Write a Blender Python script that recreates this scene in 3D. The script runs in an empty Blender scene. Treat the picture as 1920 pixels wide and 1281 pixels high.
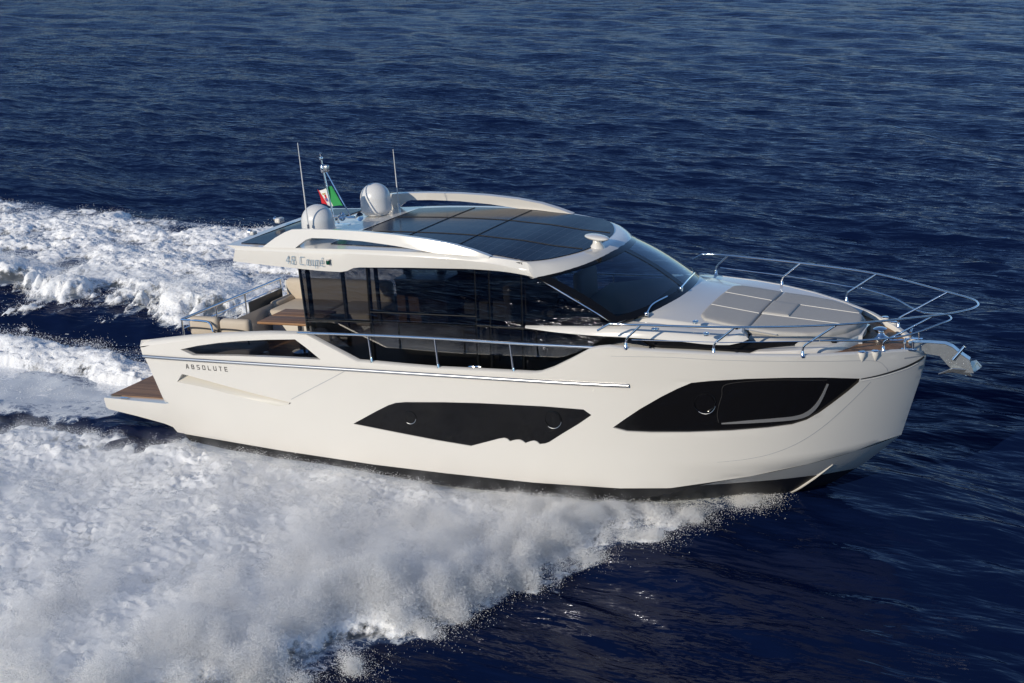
import bpy, bmesh, math, random
import numpy as np
from mathutils import Matrix, Vector
from mathutils.geometry import delaunay_2d_cdt
random.seed(7); rng = np.random.default_rng(7)
sc = bpy.context.scene; COL = sc.collection

# ------------------------------------------------------------------ camera, sky, sun, exposure
# boat frame: x forward, y port, z up, origin on the rub rail at the stern
CB = np.array([15.36976286, -20.19900837, 6.03402788])          # camera in the boat frame
RB = np.array([[0.9102565, 0.40776632, -0.0718313],
               [0.04534688, -0.27062424, -0.96161644],
               [-0.41155409, 0.87206029, -0.2648284]])
FPX = 2600.0
TRIM = 0.075                                                    # running trim, bow up
ORI = np.array([0, 0, -1.45])
_n = np.array([TRIM, 0, 1]); _n /= np.linalg.norm(_n)
_e = np.array([1, 0, -TRIM]); _e /= np.linalg.norm(_e)
MW = np.array([_e, [0, 1, 0], _n])                              # boat -> world rotation
BOAT = Matrix([list(MW[i]) + [float(-(MW @ ORI)[i])] for i in range(3)] + [[0, 0, 0, 1]])

cam_d = bpy.data.cameras.new("camera"); cam = bpy.data.objects.new("camera", cam_d); COL.objects.link(cam)
cam_d.sensor_width = 36; cam_d.lens = 36 * FPX / 1920; cam_d.clip_start = 0.1; cam_d.clip_end = 5000
_c = MW @ (CB - ORI); _r = MW @ RB[0]; _u = -(MW @ RB[1]); _b = -(MW @ RB[2])
cam.matrix_world = Matrix([[_r[i], _u[i], _b[i], _c[i]] for i in range(3)] + [[0, 0, 0, 1]])
sc.camera = cam

SUN_EL = math.radians(21); SUN_AZ = math.atan2(-0.94, -0.33)    # from starboard, a little aft
world = bpy.data.worlds.new("World"); sc.world = world; world.use_nodes = True
wn = world.node_tree.nodes; wl = world.node_tree.links
sky = wn.new("ShaderNodeTexSky"); sky.sky_type = 'NISHITA'; sky.sun_disc = False
sky.sun_elevation = SUN_EL; sky.sun_rotation = math.pi / 2 - SUN_AZ
sky.air_density = 1.0; sky.dust_density = 0.0; sky.ozone_density = 5.0; sky.altitude = 1200
wl.new(sky.outputs[0], wn["Background"].inputs[0]); wn["Background"].inputs[1].default_value = 0.125
sun_d = bpy.data.lights.new("sun", 'SUN'); sun = bpy.data.objects.new("sun", sun_d); COL.objects.link(sun)
sun_d.energy = 3.7; sun_d.angle = math.radians(0.5); sun_d.color = (1.0, 0.90, 0.74)
sdir = Vector((math.cos(SUN_AZ) * math.cos(SUN_EL), math.sin(SUN_AZ) * math.cos(SUN_EL), math.sin(SUN_EL)))
sun.rotation_euler = sdir.to_track_quat('Z', 'Y').to_euler(); sun.location = (0, -30, 30)
sc.view_settings.view_transform = 'Standard'; sc.view_settings.look = 'None'
sc.view_settings.exposure = 0.0; sc.view_settings.gamma = 1.0
sc.render.engine = 'CYCLES'
sc.cycles.max_bounces = 12; sc.cycles.diffuse_bounces = 8; sc.cycles.transparent_max_bounces = 16; sc.cycles.sample_clamp_indirect = 30
sc.cycles.caustics_reflective = False; sc.cycles.caustics_refractive = False

# ------------------------------------------------------------------ measuring helpers (boat frame)
def ray(px): return RB.T @ np.array([(px[0] - 960) / FPX, (px[1] - 640.5) / FPX, 1.0])
def by(px, y): v = ray(px); return CB + (y - CB[1]) / v[1] * v
def bz(px, z): v = ray(px); return CB + (z - CB[2]) / v[2] * v
def bpl(px, a, b, c):                       # plane y = a + b x + c z
    v = ray(px); d = v[1] - b * v[0] - c * v[2]
    return CB + (a + b * CB[0] + c * CB[2] - CB[1]) / d * v
def proj(X):
    q = RB @ (np.array(X, float) - CB); return np.array([960 + FPX * q[0] / q[2], 640.5 + FPX * q[1] / q[2]])

# ------------------------------------------------------------------ materials
def mat(name): 
    m = bpy.data.materials.new(name); m.use_nodes = True; return m, m.node_tree.nodes, m.node_tree.links
def principled(name, col, rough=0.5, metal=0.0, coat=0.0, var=0.0, vscale=6.0, bump=0.0, bscale=40.0, spec=0.5):
    m, n, l = mat(name); p = n["Principled BSDF"]
    p.inputs["Base Color"].default_value = (*col, 1); p.inputs["Roughness"].default_value = rough
    p.inputs["Metallic"].default_value = metal; p.inputs["Coat Weight"].default_value = coat
    p.inputs["Coat Roughness"].default_value = 0.06; p.inputs["Specular IOR Level"].default_value = spec
    tc = n.new("ShaderNodeTexCoord")
    if var:
        t = n.new("ShaderNodeTexNoise"); t.inputs["Scale"].default_value = vscale; t.inputs["Detail"].default_value = 6
        l.new(tc.outputs["Object"], t.inputs["Vector"])
        mx = n.new("ShaderNodeMix"); mx.data_type = 'RGBA'
        mx.inputs[6].default_value = (*[c * (1 - var) for c in col], 1)
        mx.inputs[7].default_value = (*[min(1, c * (1 + var)) for c in col], 1)
        l.new(t.outputs[0], mx.inputs[0]); l.new(mx.outputs[2], p.inputs["Base Color"])
    if bump:
        t = n.new("ShaderNodeTexNoise"); t.inputs["Scale"].default_value = bscale; t.inputs["Detail"].default_value = 4
        l.new(tc.outputs["Object"], t.inputs["Vector"])
        b = n.new("ShaderNodeBump"); b.inputs["Strength"].default_value = bump; b.inputs["Distance"].default_value = 0.01
        l.new(t.outputs[0], b.inputs["Height"]); l.new(b.outputs[0], p.inputs["Normal"])
    return m
GEL = principled("gelcoat", (0.65, 0.625, 0.582), 0.22, coat=0.5, var=0.02, vscale=1.5)
GELM = principled("satin_gelcoat", (0.66, 0.635, 0.59), 0.5, var=0.02, vscale=1.5)
DECK = principled("deck_nonskid", (0.64, 0.63, 0.60), 0.55, var=0.03, bump=0.15, bscale=300)
ANTI = principled("antifouling", (0.012, 0.012, 0.013), 0.45, var=0.3, vscale=8)
BLACK = principled("black_glass", (0.006, 0.006, 0.007), 0.08, coat=0.0, spec=0.35)
RUBBER = principled("black_rubber", (0.02, 0.02, 0.02), 0.6)
CHROME = principled("polished_steel", (0.80, 0.81, 0.82), 0.09, metal=1.0, var=0.04, vscale=20)
RECESS = principled("shade_tinted_gelcoat", (0.56, 0.53, 0.47), 0.35, coat=0.3)  # shading of the hull slot face, painted in as a darker beige
BRUSH = principled("brushed_steel", (0.58, 0.61, 0.61), 0.22, metal=0.8, var=0.25, vscale=9, bump=0.12, bscale=9)
SATIN = principled("satin_steel", (0.55, 0.56, 0.57), 0.3, metal=1.0)
TRIMS = principled("silver_trim", (0.42, 0.42, 0.42), 0.3, metal=0.6)
GREY = principled("grey_paint", (0.32, 0.33, 0.35), 0.45, var=0.05)
LETTER = principled("dark_lettering", (0.03, 0.03, 0.035), 0.4)
LETBLUE = principled("blue_grey_lettering", (0.20, 0.29, 0.38), 0.5)
RADO = principled("radome_plastic", (0.64, 0.64, 0.635), 0.3, coat=0.3, var=0.02)
CUSH = principled("cream_upholstery", (0.50, 0.43, 0.345), 0.8, var=0.06, vscale=30, bump=0.3, bscale=180)
PADM = principled("sunpad_fabric", (0.40, 0.385, 0.36), 0.75, var=0.05, vscale=12, bump=0.25, bscale=120)
PIPE = principled("white_piping", (0.68, 0.66, 0.62), 0.7)
DARKIN = principled("dark_interior", (0.03, 0.028, 0.027), 0.5, var=0.2)
WALNUT = principled("walnut", (0.10, 0.06, 0.04), 0.4, var=0.25, vscale=9)
INWALL = principled("pale_lining", (0.55, 0.50, 0.43), 0.7, var=0.04)
SMOKE = principled("smoked_panel", (0.07, 0.08, 0.09), 0.25, spec=0.4)
REDM = principled("red_cloth", (0.55, 0.012, 0.02), 0.8); GREENM = principled("green_cloth", (0.02, 0.26, 0.07), 0.8)
WHITEM = principled("white_cloth", (0.75, 0.74, 0.72), 0.8); GOLDM = principled("gold_cloth", (0.45, 0.30, 0.08), 0.8)
BLUEM = principled("blue_cloth", (0.05, 0.12, 0.35), 0.8)
GREENL = principled("green_lens", (0.0, 0.05, 0.03), 0.15)

def teak_mat(name, pitch=0.055, axis=1):
    m, n, l = mat(name); p = n["Principled BSDF"]; p.inputs["Roughness"].default_value = 0.55
    tc = n.new("ShaderNodeTexCoord"); sep = n.new("ShaderNodeSeparateXYZ"); l.new(tc.outputs["Object"], sep.inputs[0])
    dv = n.new("ShaderNodeMath"); dv.operation = 'DIVIDE'; dv.inputs[1].default_value = pitch; l.new(sep.outputs[axis], dv.inputs[0])
    fr = n.new("ShaderNodeMath"); fr.operation = 'FRACT'; l.new(dv.outputs[0], fr.inputs[0])
    lt = n.new("ShaderNodeMath"); lt.operation = 'LESS_THAN'; lt.inputs[1].default_value = 0.11; l.new(fr.outputs[0], lt.inputs[0])
    fl = n.new("ShaderNodeMath"); fl.operation = 'FLOOR'; l.new(dv.outputs[0], fl.inputs[0])
    wn_ = n.new("ShaderNodeTexWhiteNoise"); wn_.noise_dimensions = '1D'; l.new(fl.outputs[0], wn_.inputs["W"])
    mp = n.new("ShaderNodeMapping"); mp.inputs["Scale"].default_value = (3, 60, 3) if axis == 1 else (60, 3, 3)
    l.new(tc.outputs["Object"], mp.inputs[0])
    t = n.new("ShaderNodeTexNoise"); t.inputs["Scale"].default_value = 2.0; t.inputs["Detail"].default_value = 5; l.new(mp.outputs[0], t.inputs[0])
    ad = n.new("ShaderNodeMath"); ad.operation = 'MULTIPLY_ADD'; ad.inputs[1].default_value = 0.5; l.new(wn_.outputs["Value"], ad.inputs[0]); l.new(t.outputs[0], ad.inputs[2])
    cr = n.new("ShaderNodeValToRGB"); cr.color_ramp.elements[0].position = 0.3; cr.color_ramp.elements[1].position = 1.0
    cr.color_ramp.elements[0].color = (0.15, 0.074, 0.034, 1); cr.color_ramp.elements[1].color = (0.33, 0.18, 0.088, 1); l.new(ad.outputs[0], cr.inputs[0])
    mx = n.new("ShaderNodeMix"); mx.data_type = 'RGBA'; mx.inputs[7].default_value = (0.012, 0.011, 0.01, 1)
    l.new(lt.outputs[0], mx.inputs[0]); l.new(cr.outputs[0], mx.inputs[6]); l.new(mx.outputs[2], p.inputs["Base Color"])
    return m
TEAK = teak_mat("teak_planks"); TEAKT = teak_mat("teak_table", 0.14)

def glass_mat(name, tint, rough=0.0, ior=1.5):
    m, n, l = mat(name); out = n["Material Output"]; n.remove(n["Principled BSDF"])
    tr = n.new("ShaderNodeBsdfTransparent"); tr.inputs[0].default_value = (*tint, 1)
    gl = n.new("ShaderNodeBsdfGlossy"); gl.inputs["Roughness"].default_value = rough; gl.inputs[0].default_value = (1, 1, 1, 1)
    fr = n.new("ShaderNodeFresnel"); fr.inputs[0].default_value = ior
    geo = n.new("ShaderNodeNewGeometry")
    mu = n.new("ShaderNodeMath"); mu.operation = 'MULTIPLY'
    inv = n.new("ShaderNodeMath"); inv.operation = 'SUBTRACT'; inv.inputs[0].default_value = 1.0
    l.new(geo.outputs["Backfacing"], inv.inputs[1]); l.new(inv.outputs[0], mu.inputs[0]); l.new(fr.outputs[0], mu.inputs[1])
    mx = n.new("ShaderNodeMixShader"); l.new(mu.outputs[0], mx.inputs[0]); l.new(tr.outputs[0], mx.inputs[1]); l.new(gl.outputs[0], mx.inputs[2])
    l.new(mx.outputs[0], out.inputs[0]); return m
GLASS = glass_mat("tinted_side_glass", (0.36, 0.37, 0.39), 0.0, 2.0)
GLASSB = glass_mat("bulwark_glass", (0.55, 0.56, 0.58))
GLASSP = glass_mat("clear_side_glass", (0.85, 0.87, 0.88))
GLASSW = glass_mat("windscreen_glass", (0.62, 0.68, 0.76), 0.0, 1.6)

def solar_mat():
    m, n, l = mat("solar_cells"); p = n["Principled BSDF"]
    p.inputs["Roughness"].default_value = 0.16; p.inputs["Specular IOR Level"].default_value = 0.05
    tc = n.new("ShaderNodeTexCoord"); sep = n.new("ShaderNodeSeparateXYZ"); l.new(tc.outputs["Object"], sep.inputs[0])
    def lines(o, pitch, w):
        a = n.new("ShaderNodeMath"); a.operation = 'DIVIDE'; a.inputs[1].default_value = pitch; l.new(o, a.inputs[0])
        b = n.new("ShaderNodeMath"); b.operation = 'FRACT'; l.new(a.outputs[0], b.inputs[0])
        c = n.new("ShaderNodeMath"); c.operation = 'LESS_THAN'; c.inputs[1].default_value = w; l.new(b.outputs[0], c.inputs[0]); return c.outputs[0]
    la = lines(sep.outputs[0], 0.16, 0.06); lb = lines(sep.outputs[1], 0.53, 0.02)
    mx_ = n.new("ShaderNodeMath"); mx_.operation = 'MAXIMUM'; l.new(la, mx_.inputs[0]); l.new(lb, mx_.inputs[1])
    mx = n.new("ShaderNodeMix"); mx.data_type = 'RGBA'; mx.inputs[6].default_value = (0.007, 0.011, 0.028, 1); mx.inputs[7].default_value = (0.045, 0.055, 0.08, 1)
    l.new(mx_.outputs[0], mx.inputs[0]); l.new(mx.outputs[2], p.inputs["Base Color"])
    t = n.new("ShaderNodeTexNoise"); t.inputs["Scale"].default_value = 1.6; l.new(tc.outputs["Object"], t.inputs[0])
    b = n.new("ShaderNodeBump"); b.inputs["Strength"].default_value = 0.12; b.inputs["Distance"].default_value = 0.02
    l.new(t.outputs[0], b.inputs["Height"]); l.new(b.outputs[0], p.inputs["Normal"])
    return m
SOLAR = solar_mat()

# ------------------------------------------------------------------ mesh helpers
class MB:
    def __init__(s): s.v = []; s.f = []
    def add(s, vs, fs):
        k = len(s.v); s.v += [tuple(map(float, p)) for p in vs]; s.f += [tuple(i + k for i in f) for f in fs]; return s
    def box(s, c, d, rot=None, bev=0.0):
        h = np.array(d) / 2; c = np.array(c, float); Rm = np.array(rot) if rot is not None else np.eye(3)
        if bev <= 0:
            vs = [c + Rm @ (h * np.array([sx, sy, sz])) for sx in (-1, 1) for sy in (-1, 1) for sz in (-1, 1)]
            return s.add(vs, [(0, 1, 3, 2), (4, 6, 7, 5), (0, 4, 5, 1), (2, 3, 7, 6), (0, 2, 6, 4), (1, 5, 7, 3)])
        bm = bmesh.new(); bmesh.ops.create_cube(bm, size=1)
        for v in bm.verts: v.co = Vector([v.co[i] * d[i] for i in range(3)])
        bmesh.ops.bevel(bm, geom=list(bm.edges), offset=bev, segments=3, profile=0.5, affect='EDGES')
        bm.verts.index_update()
        s.add([c + Rm @ np.array(v.co) for v in bm.verts], [tuple(v.index for v in f.verts) for f in bm.faces]); bm.free(); return s
    def tube(s, path, r, seg=10, closed=False, cap=True):
        P = [np.array(p, float) for p in path]; n = len(P); rs = r if hasattr(r, '__len__') else [r] * n
        T = []
        for i in range(n):
            a = P[(i - 1) % n] if closed or i > 0 else P[i]; b = P[(i + 1) % n] if closed or i < n - 1 else P[i]
            t = b - a; T.append(t / (np.linalg.norm(t) + 1e-12))
        up = np.array([0, 0, 1.0]) if abs(T[0][2]) < 0.9 else np.array([1.0, 0, 0])
        vs = []; N = np.cross(T[0], up); N /= np.linalg.norm(N)
        for i in range(n):
            N = N - T[i] * (N @ T[i]); N /= np.linalg.norm(N) + 1e-12; B = np.cross(T[i], N)
            for k in range(seg):
                a = 2 * math.pi * k / seg; vs.append(P[i] + rs[i] * (math.cos(a) * N + math.sin(a) * B))
        fs = [(i * seg + k, i * seg + (k + 1) % seg, (i + 1) * seg + (k + 1) % seg, (i + 1) * seg + k) for i in range(n - 1) for k in range(seg)]
        if closed: fs += [((n - 1) * seg + k, (n - 1) * seg + (k + 1) % seg, (k + 1) % seg, k) for k in range(seg)]
        elif cap: fs += [tuple(range(seg))[::-1], tuple((n - 1) * seg + k for k in range(seg))]
        return s.add(vs, fs)
    def lathe(s, prof, c, axis=(0, 0, 1), seg=32):
        ax = np.array(axis, float); ax /= np.linalg.norm(ax)
        u = np.cross(ax, [1, 0, 0] if abs(ax[0]) < 0.9 else [0, 1, 0]); u /= np.linalg.norm(u); w = np.cross(ax, u); c = np.array(c, float)
        vs = [c + ax * h + r * (math.cos(2 * math.pi * k / seg) * u + math.sin(2 * math.pi * k / seg) * w) for r, h in prof for k in range(seg)]
        n = len(prof)
        fs = [(i * seg + k, i * seg + (k + 1) % seg, (i + 1) * seg + (k + 1) % seg, (i + 1) * seg + k) for i in range(n - 1) for k in range(seg)]
        fs += [tuple(range(seg))[::-1], tuple((n - 1) * seg + k for k in range(seg))]
        return s.add(vs, fs)
    def grid(s, rows, closed=False):
        m = len(rows[0]); vs = [p for r in rows for p in r]
        fs = [(i * m + j, i * m + j + 1, (i + 1) * m + j + 1, (i + 1) * m + j) for i in range(len(rows) - 1) for j in range(m - 1)]
        if closed: fs += [(i * m + m - 1, i * m, (i + 1) * m, (i + 1) * m + m - 1) for i in range(len(rows) - 1)]
        return s.add(vs, fs)
    def prism(s, poly, off):                   # flat polygon (3D points) swept by vector off
        n = len(poly); off = np.array(off, float); a = [np.array(p, float) for p in poly]
        return s.add(a + [p + off for p in a], [tuple(range(n))[::-1], tuple(range(n, 2 * n))] + [(i, (i + 1) % n, n + (i + 1) % n, n + i) for i in range(n)])
    def mirror(s):
        k = len(s.v); nv = [(x, -y, z) for x, y, z in s.v]; nf = [tuple(i + k for i in reversed(f)) for f in s.f]
        s.v += nv; s.f += nf; return s
    def build(s, name, m, parent=None, smooth=40, base=None, kind=None, recalc=True, weld=0.0005):
        bm = bmesh.new(); b = np.array(base if base is not None else (0, 0, 0), float)
        vs = [bm.verts.new(tuple(np.array(p) - b)) for p in s.v]
        for f in s.f:
            try: bm.faces.new([vs[i] for i in f])
            except ValueError: pass
        if weld: bmesh.ops.remove_doubles(bm, verts=bm.verts, dist=weld)
        if recalc: bmesh.ops.recalc_face_normals(bm, faces=bm.faces)
        me = bpy.data.meshes.new(name); bm.to_mesh(me); bm.free()
        if smooth:
            me.polygons.foreach_set("use_smooth", [True] * len(me.polygons)); me.set_sharp_from_angle(angle=math.radians(smooth))
        me.materials.append(m); o = bpy.data.objects.new(name, me); COL.objects.link(o)
        if parent is not None: o.parent = parent
        elif base is not None: o.matrix_world = BOAT @ Matrix.Translation(Vector(b))
        if kind: o['kind'] = kind
        return o
def thing(name, label, cat, base=(0, 0, 0), group=None):
    o = bpy.data.objects.new(name, None); COL.objects.link(o); o.empty_display_size = 0.2
    o.matrix_world = BOAT @ Matrix.Translation(Vector([float(c) for c in base])); o['label'] = label; o['category'] = cat
    if group: o['group'] = group
    return o
def tag(o, label, cat, group=None):
    o['label'] = label; o['category'] = cat
    if group: o['group'] = group
    return o
def smoothpath(pts, n=8, closed=False):          # Catmull-Rom
    P = [np.array(p, float) for p in pts]; N = len(P); out = []
    rngk = range(N if closed else N - 1)
    for i in rngk:
        p0 = P[(i - 1) % N] if closed or i > 0 else 2 * P[0] - P[1]
        p1 = P[i]; p2 = P[(i + 1) % N]
        p3 = P[(i + 2) % N] if closed or i + 2 < N else 2 * P[-1] - P[-2]
        for k in range(n):
            t = k / n; out.append(0.5 * (2 * p1 + (p2 - p0) * t + (2 * p0 - 5 * p1 + 4 * p2 - p3) * t * t + (3 * p1 - p0 - 3 * p2 + p3) * t ** 3))
    if not closed: out.append(P[-1])
    return out
def resample(pts, n):
    P = np.array(pts, float); d = np.r_[0, np.cumsum(np.linalg.norm(np.diff(P, axis=0), axis=1))]
    t = np.linspace(0, d[-1], n); return np.stack([np.interp(t, d, P[:, k]) for k in range(P.shape[1])], 1)
def inpoly(pts, poly):
    x, y = pts[:, 0], pts[:, 1]; r = np.zeros(len(pts), bool); n = len(poly)
    for i in range(n):
        x1, y1 = poly[i]; x2, y2 = poly[(i + 1) % n]
        c = (y1 > y) != (y2 > y)
        if y1 != y2: r ^= c & (x < (x2 - x1) * (y - y1) / (y2 - y1) + x1)
    return r
def cdt_regions(outer, loops, lines=(), step=(0.12, 0.08)):
    """constrained triangulation of outer polygon; loops split it into regions.  returns verts2d, tris, region index per tri (-1 outside loops)"""
    V = []; E = []
    def addpoly(p, closed=True):
        k = len(V); V.extend([tuple(map(float, q)) for q in p]); n = len(p)
        E.extend([(k + i, k + (i + 1) % n) for i in range(n if closed else n - 1)])
    addpoly(outer)
    for lp in loops: addpoly(lp)
    for ln in lines: addpoly(ln, False)
    O = np.array(outer); mn = O.min(0); mx = O.max(0)
    gx, gy = np.meshgrid(np.arange(mn[0] + step[0] / 2, mx[0], step[0]), np.arange(mn[1] + step[1] / 2, mx[1], step[1]))
    G = np.stack([gx.ravel(), gy.ravel()], 1); G = G[inpoly(G, outer)]
    A = np.array(V); keep = np.ones(len(G), bool)
    S = np.array(step) * 0.45
    for i, j in E:                              # drop grid points too close to constraint edges
        a, b = A[i] / S, A[j] / S; g = G / S; ab = b - a; L = ab @ ab + 1e-12
        t = np.clip(((g - a) @ ab) / L, 0, 1); keep &= ((g - a - t[:, None] * ab) ** 2).sum(1) > 1
    G = G[keep]
    vs = [Vector(v) for v in V] + [Vector(g) for g in G]
    ov, oe, of, *_ = delaunay_2d_cdt(vs, E, [], 0, 1e-6)
    ov = np.array([(v[0], v[1]) for v in ov]); of = np.array([f for f in of if len(f) == 3])
    cen = ov[of].mean(1); ok = inpoly(cen, outer)
    of = of[ok]; cen = cen[ok]; reg = np.full(len(of), -1)
    for i, lp in enumerate(loops): reg[inpoly(cen, lp)] = i
    return ov, of, reg

# ------------------------------------------------------------------ the yacht
yacht = thing("yacht", "white motor yacht with dark windows and solar roof running across a blue sea", "yacht")
yacht.matrix_world = BOAT

STEM = [(0.40, 12.56), (-0.04, 12.544), (-1.257, 12.18), (-1.775, 11.62), (-2.127, 11.13), (-2.42, 10.4)]
def xstem(z): return np.interp(-np.asarray(z, float), [-p[0] for p in STEM], [p[1] for p in STEM])
def hull_y(x, z):
    x = np.asarray(x, float); z = np.asarray(z, float)
    t = np.clip((x - 5) / 3.5, 0, 1); t = t * t * (3 - 2 * t)
    B = np.where(z <= 0, 2.28 + 0.11 * z, 2.28 + z * (-0.12 + 0.30 * t))
    B = B - 0.10 * np.clip((1.2 - x) / 2.4, 0, 1) ** 2
    xi = np.clip((x - 6) / (xstem(z) - 6), 0, 1)
    return B * np.maximum(1 - xi ** 4.2, 0) ** 0.95
def s2x(s, z):
    s = np.asarray(s, float); xi = 1 - np.maximum(1 - s, 0) ** 1.3
    return np.where(s < 0, 6 + 6 * s, 6 + (xstem(z) - 6) * xi)
def x2s(x, z):
    if x < 6: return (x - 6) / 6
    return 1 - max(0, 1 - (x - 6) / (float(xstem(z)) - 6)) ** (1 / 1.3)
def hull3(s, z, off=0.0):
    x = s2x(s, z); y = -(hull_y(x, z) + off); return np.stack([x, y, np.asarray(z, float) + 0 * x], -1)
def h2(px):                                    # pixel -> (s, z) on the starboard hull side
    p = by(px, -2.1); q = np.array([x2s(min(p[0], 12.3), p[2]), p[2]])
    for _ in range(40):
        f = proj(hull3(q[0], q[1])) - px; J = np.zeros((2, 2))
        for j in range(2):
            d = q.copy(); d[j] -= 1e-5; J[:, j] = (f - (proj(hull3(d[0], d[1])) - px)) / 1e-5
        st = np.linalg.solve(J, f); st *= min(1, 0.25 / (np.abs(st).max() + 1e-9)); q = q - st; q[0] = min(q[0], 0.995)
        if np.abs(st).max() < 1e-6: break
    return (float(q[0]), float(q[1]))
def H(pts): return [h2(p) for p in pts]
def xz(x, z): return (x2s(x, z), z)

TOP_AFT = [(262, 650), (300, 645), (350, 639), (420, 632), (500, 627.5), (572, 626.5)]
TOP_STRUT = [(606, 645), (640, 663), (670, 679)]
TOP_TOE = [(697, 681), (760, 687), (822, 692), (893, 695.5), (963, 699), (1000, 701), (1012, 700)]
TOP_RAMP = [(1035, 692), (1070, 675), (1104, 657), (1120, 653.5), (1140, 652)]
TOP_BOW = [(1200, 658.5), (1270, 662.5), (1338, 666), (1420, 669), (1505, 669.5), (1583, 666), (1654, 662)]
top2 = H(TOP_AFT + TOP_STRUT + TOP_TOE + TOP_RAMP + TOP_BOW) + [xz(12.25, 0.175), xz(12.42, 0.13), (0.965, 0.09), (1.0, 0.05)]
stem2 = [(1.0, z) for z in (-0.15, -0.35, -0.6, -0.85, -1.05, -1.257)]
CHX = [(12.18, -1.257), (11.6, -1.335), (11.0, -1.40), (10.3, -1.49), (9.7, -1.565), (9.15, -1.655), (8.4, -1.69), (7.0, -1.708), (5.5, -1.69), (4.2, -1.655), (2.5, -1.56), (0.35, -1.40)]
chine2 = [xz(*p) for p in CHX[1:]]
aft2 = [xz(0.27, -1.30), xz(0.10, -1.25), xz(-0.5, -1.16), xz(-1.14, -1.09), xz(-1.19, -1.06), xz(-1.20, -0.90), xz(-1.18, -0.872),
        xz(-0.6, -0.868), xz(0.2, -0.865), xz(0.30, -0.85), xz(0.215, -0.78), xz(0.185, -0.74), xz(0.11, -0.45), xz(0.03, -0.17), xz(-0.015, -0.02), xz(-0.055, 0.03), xz(-0.085, 0.13), xz(-0.085, 0.2)]
outer = top2 + stem2 + chine2 + aft2

def sp2(px, n=6, closed=True): return [tuple(p) for p in smoothpath([(*p, 0) for p in px], n, closed)]
WIN_MID = [(662, 795), (683, 783.5), (705, 771.5), (728, 760), (742, 755.5), (760, 754), (830, 754.2), (900, 756), (1020, 762), (1094, 768), (1109, 778.5),
           (1085, 795), (1055, 813), (1030, 829), (1022, 832), (1012, 833), (1007, 828.5), (1001, 826.5), (995, 827.5), (985, 831), (980, 827), (974, 824.5), (966, 825), (956, 827.5), (951, 823), (945, 821.3), (935, 823), (883, 836.5), (820, 826), (750, 812.5)]
WIN_BOW = [(1149, 802), (1170, 787), (1200, 767), (1240, 744), (1270, 729), (1296, 718), (1330, 714.5), (1400, 710.5), (1470, 708.5), (1540, 708), (1612, 710),
           (1610, 717), (1590, 734), (1560, 757), (1535, 775), (1512, 788), (1485, 796.5), (1440, 802.5), (1370, 808), (1290, 811), (1220, 811), (1175, 809)]
BULW = [(338, 655.5), (370, 648.5), (410, 643), (450, 639.5), (500, 637.2), (553, 636.5), (575, 653), (600, 674.5), (560, 672), (505, 668.5), (440, 670), (400, 669), (365, 667.5), (350, 666)]
BULW = [(338, 655.5), (370, 648.5), (410, 643), (450, 639.5), (500, 637.2), (553, 636.5), (575, 653), (601, 674.5), (520, 670.5), (440, 667.5), (362, 666.5)]
SLOT = [(341, 701.5), (354, 704.5), (420, 723), (480, 739), (546, 755.5), (541, 759), (521, 762), (450, 744), (390, 728), (332, 716.5)]
loops = [H(WIN_MID), H(WIN_BOW), H(BULW), H(SLOT)]
ov, of, reg = cdt_regions(outer, loops, step=(0.022, 0.07))
V3 = hull3(ov[:, 0], ov[:, 1])
def sub(mask, off=0.0, mir=False):
    v = hull3(ov[:, 0], ov[:, 1], off); used = np.unique(of[mask]); mp = {int(u): i for i, u in enumerate(used)}
    b = MB(); vs = v[used]; fs = [tuple(mp[int(i)] for i in f) for f in of[mask]]
    b.add(vs, fs); 
    return b
def loop_wall(b, lp, o0, o1, dz=0.0):              # side faces between two offsets of a loop
    lp = np.array(lp); A = hull3(lp[:, 0], lp[:, 1], o0); Bv = hull3(lp[:, 0], lp[:, 1] + dz, o1)
    return b.grid([list(A) + [A[0]], list(Bv) + [Bv[0]]])

hb = sub(reg == -1)
hb2 = MB()                                          # the port side, closed (its windows face away)
pm = (reg != 2)
used = np.unique(of[pm]); mp = {int(u): i for i, u in enumerate(used)}
def port_z(x, z): return min(z, 0.05 + 0.5 * max(0, x - 7.0)) if x < 8 else z     # the far side bulwark is cut down
pv = V3[used] * np.array([1, -1, 1]); pv[:, 2] = [port_z(p[0], p[2]) for p in pv]; hb.add(pv, [tuple(mp[int(i)] for i in f)[::-1] for f in of[pm]])
# recess lips of the two dark windows and the bulwark opening
loop_wall(hb, loops[0], 0, -0.02); loop_wall(hb, loops[1], 0, -0.035); loop_wall(hb, loops[2], 0, -0.09)
# long styling slot: sloping lower face, aft end cap
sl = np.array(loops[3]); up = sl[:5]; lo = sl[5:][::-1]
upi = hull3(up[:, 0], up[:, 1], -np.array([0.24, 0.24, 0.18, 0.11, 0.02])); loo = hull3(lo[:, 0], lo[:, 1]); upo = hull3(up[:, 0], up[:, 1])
recess = MB().grid([list(loo), list(loo * 0.5 + upi * 0.5 + np.array([0, -0.02, 0.02])), list(upi)]); hb.grid([list(upi), list(upo)]); hb.add([loo[0], upi[0], upo[0]], [(0, 1, 2)]); hb.add([loo[4], upi[4], upo[4]], [(0, 1, 2)])
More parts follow.
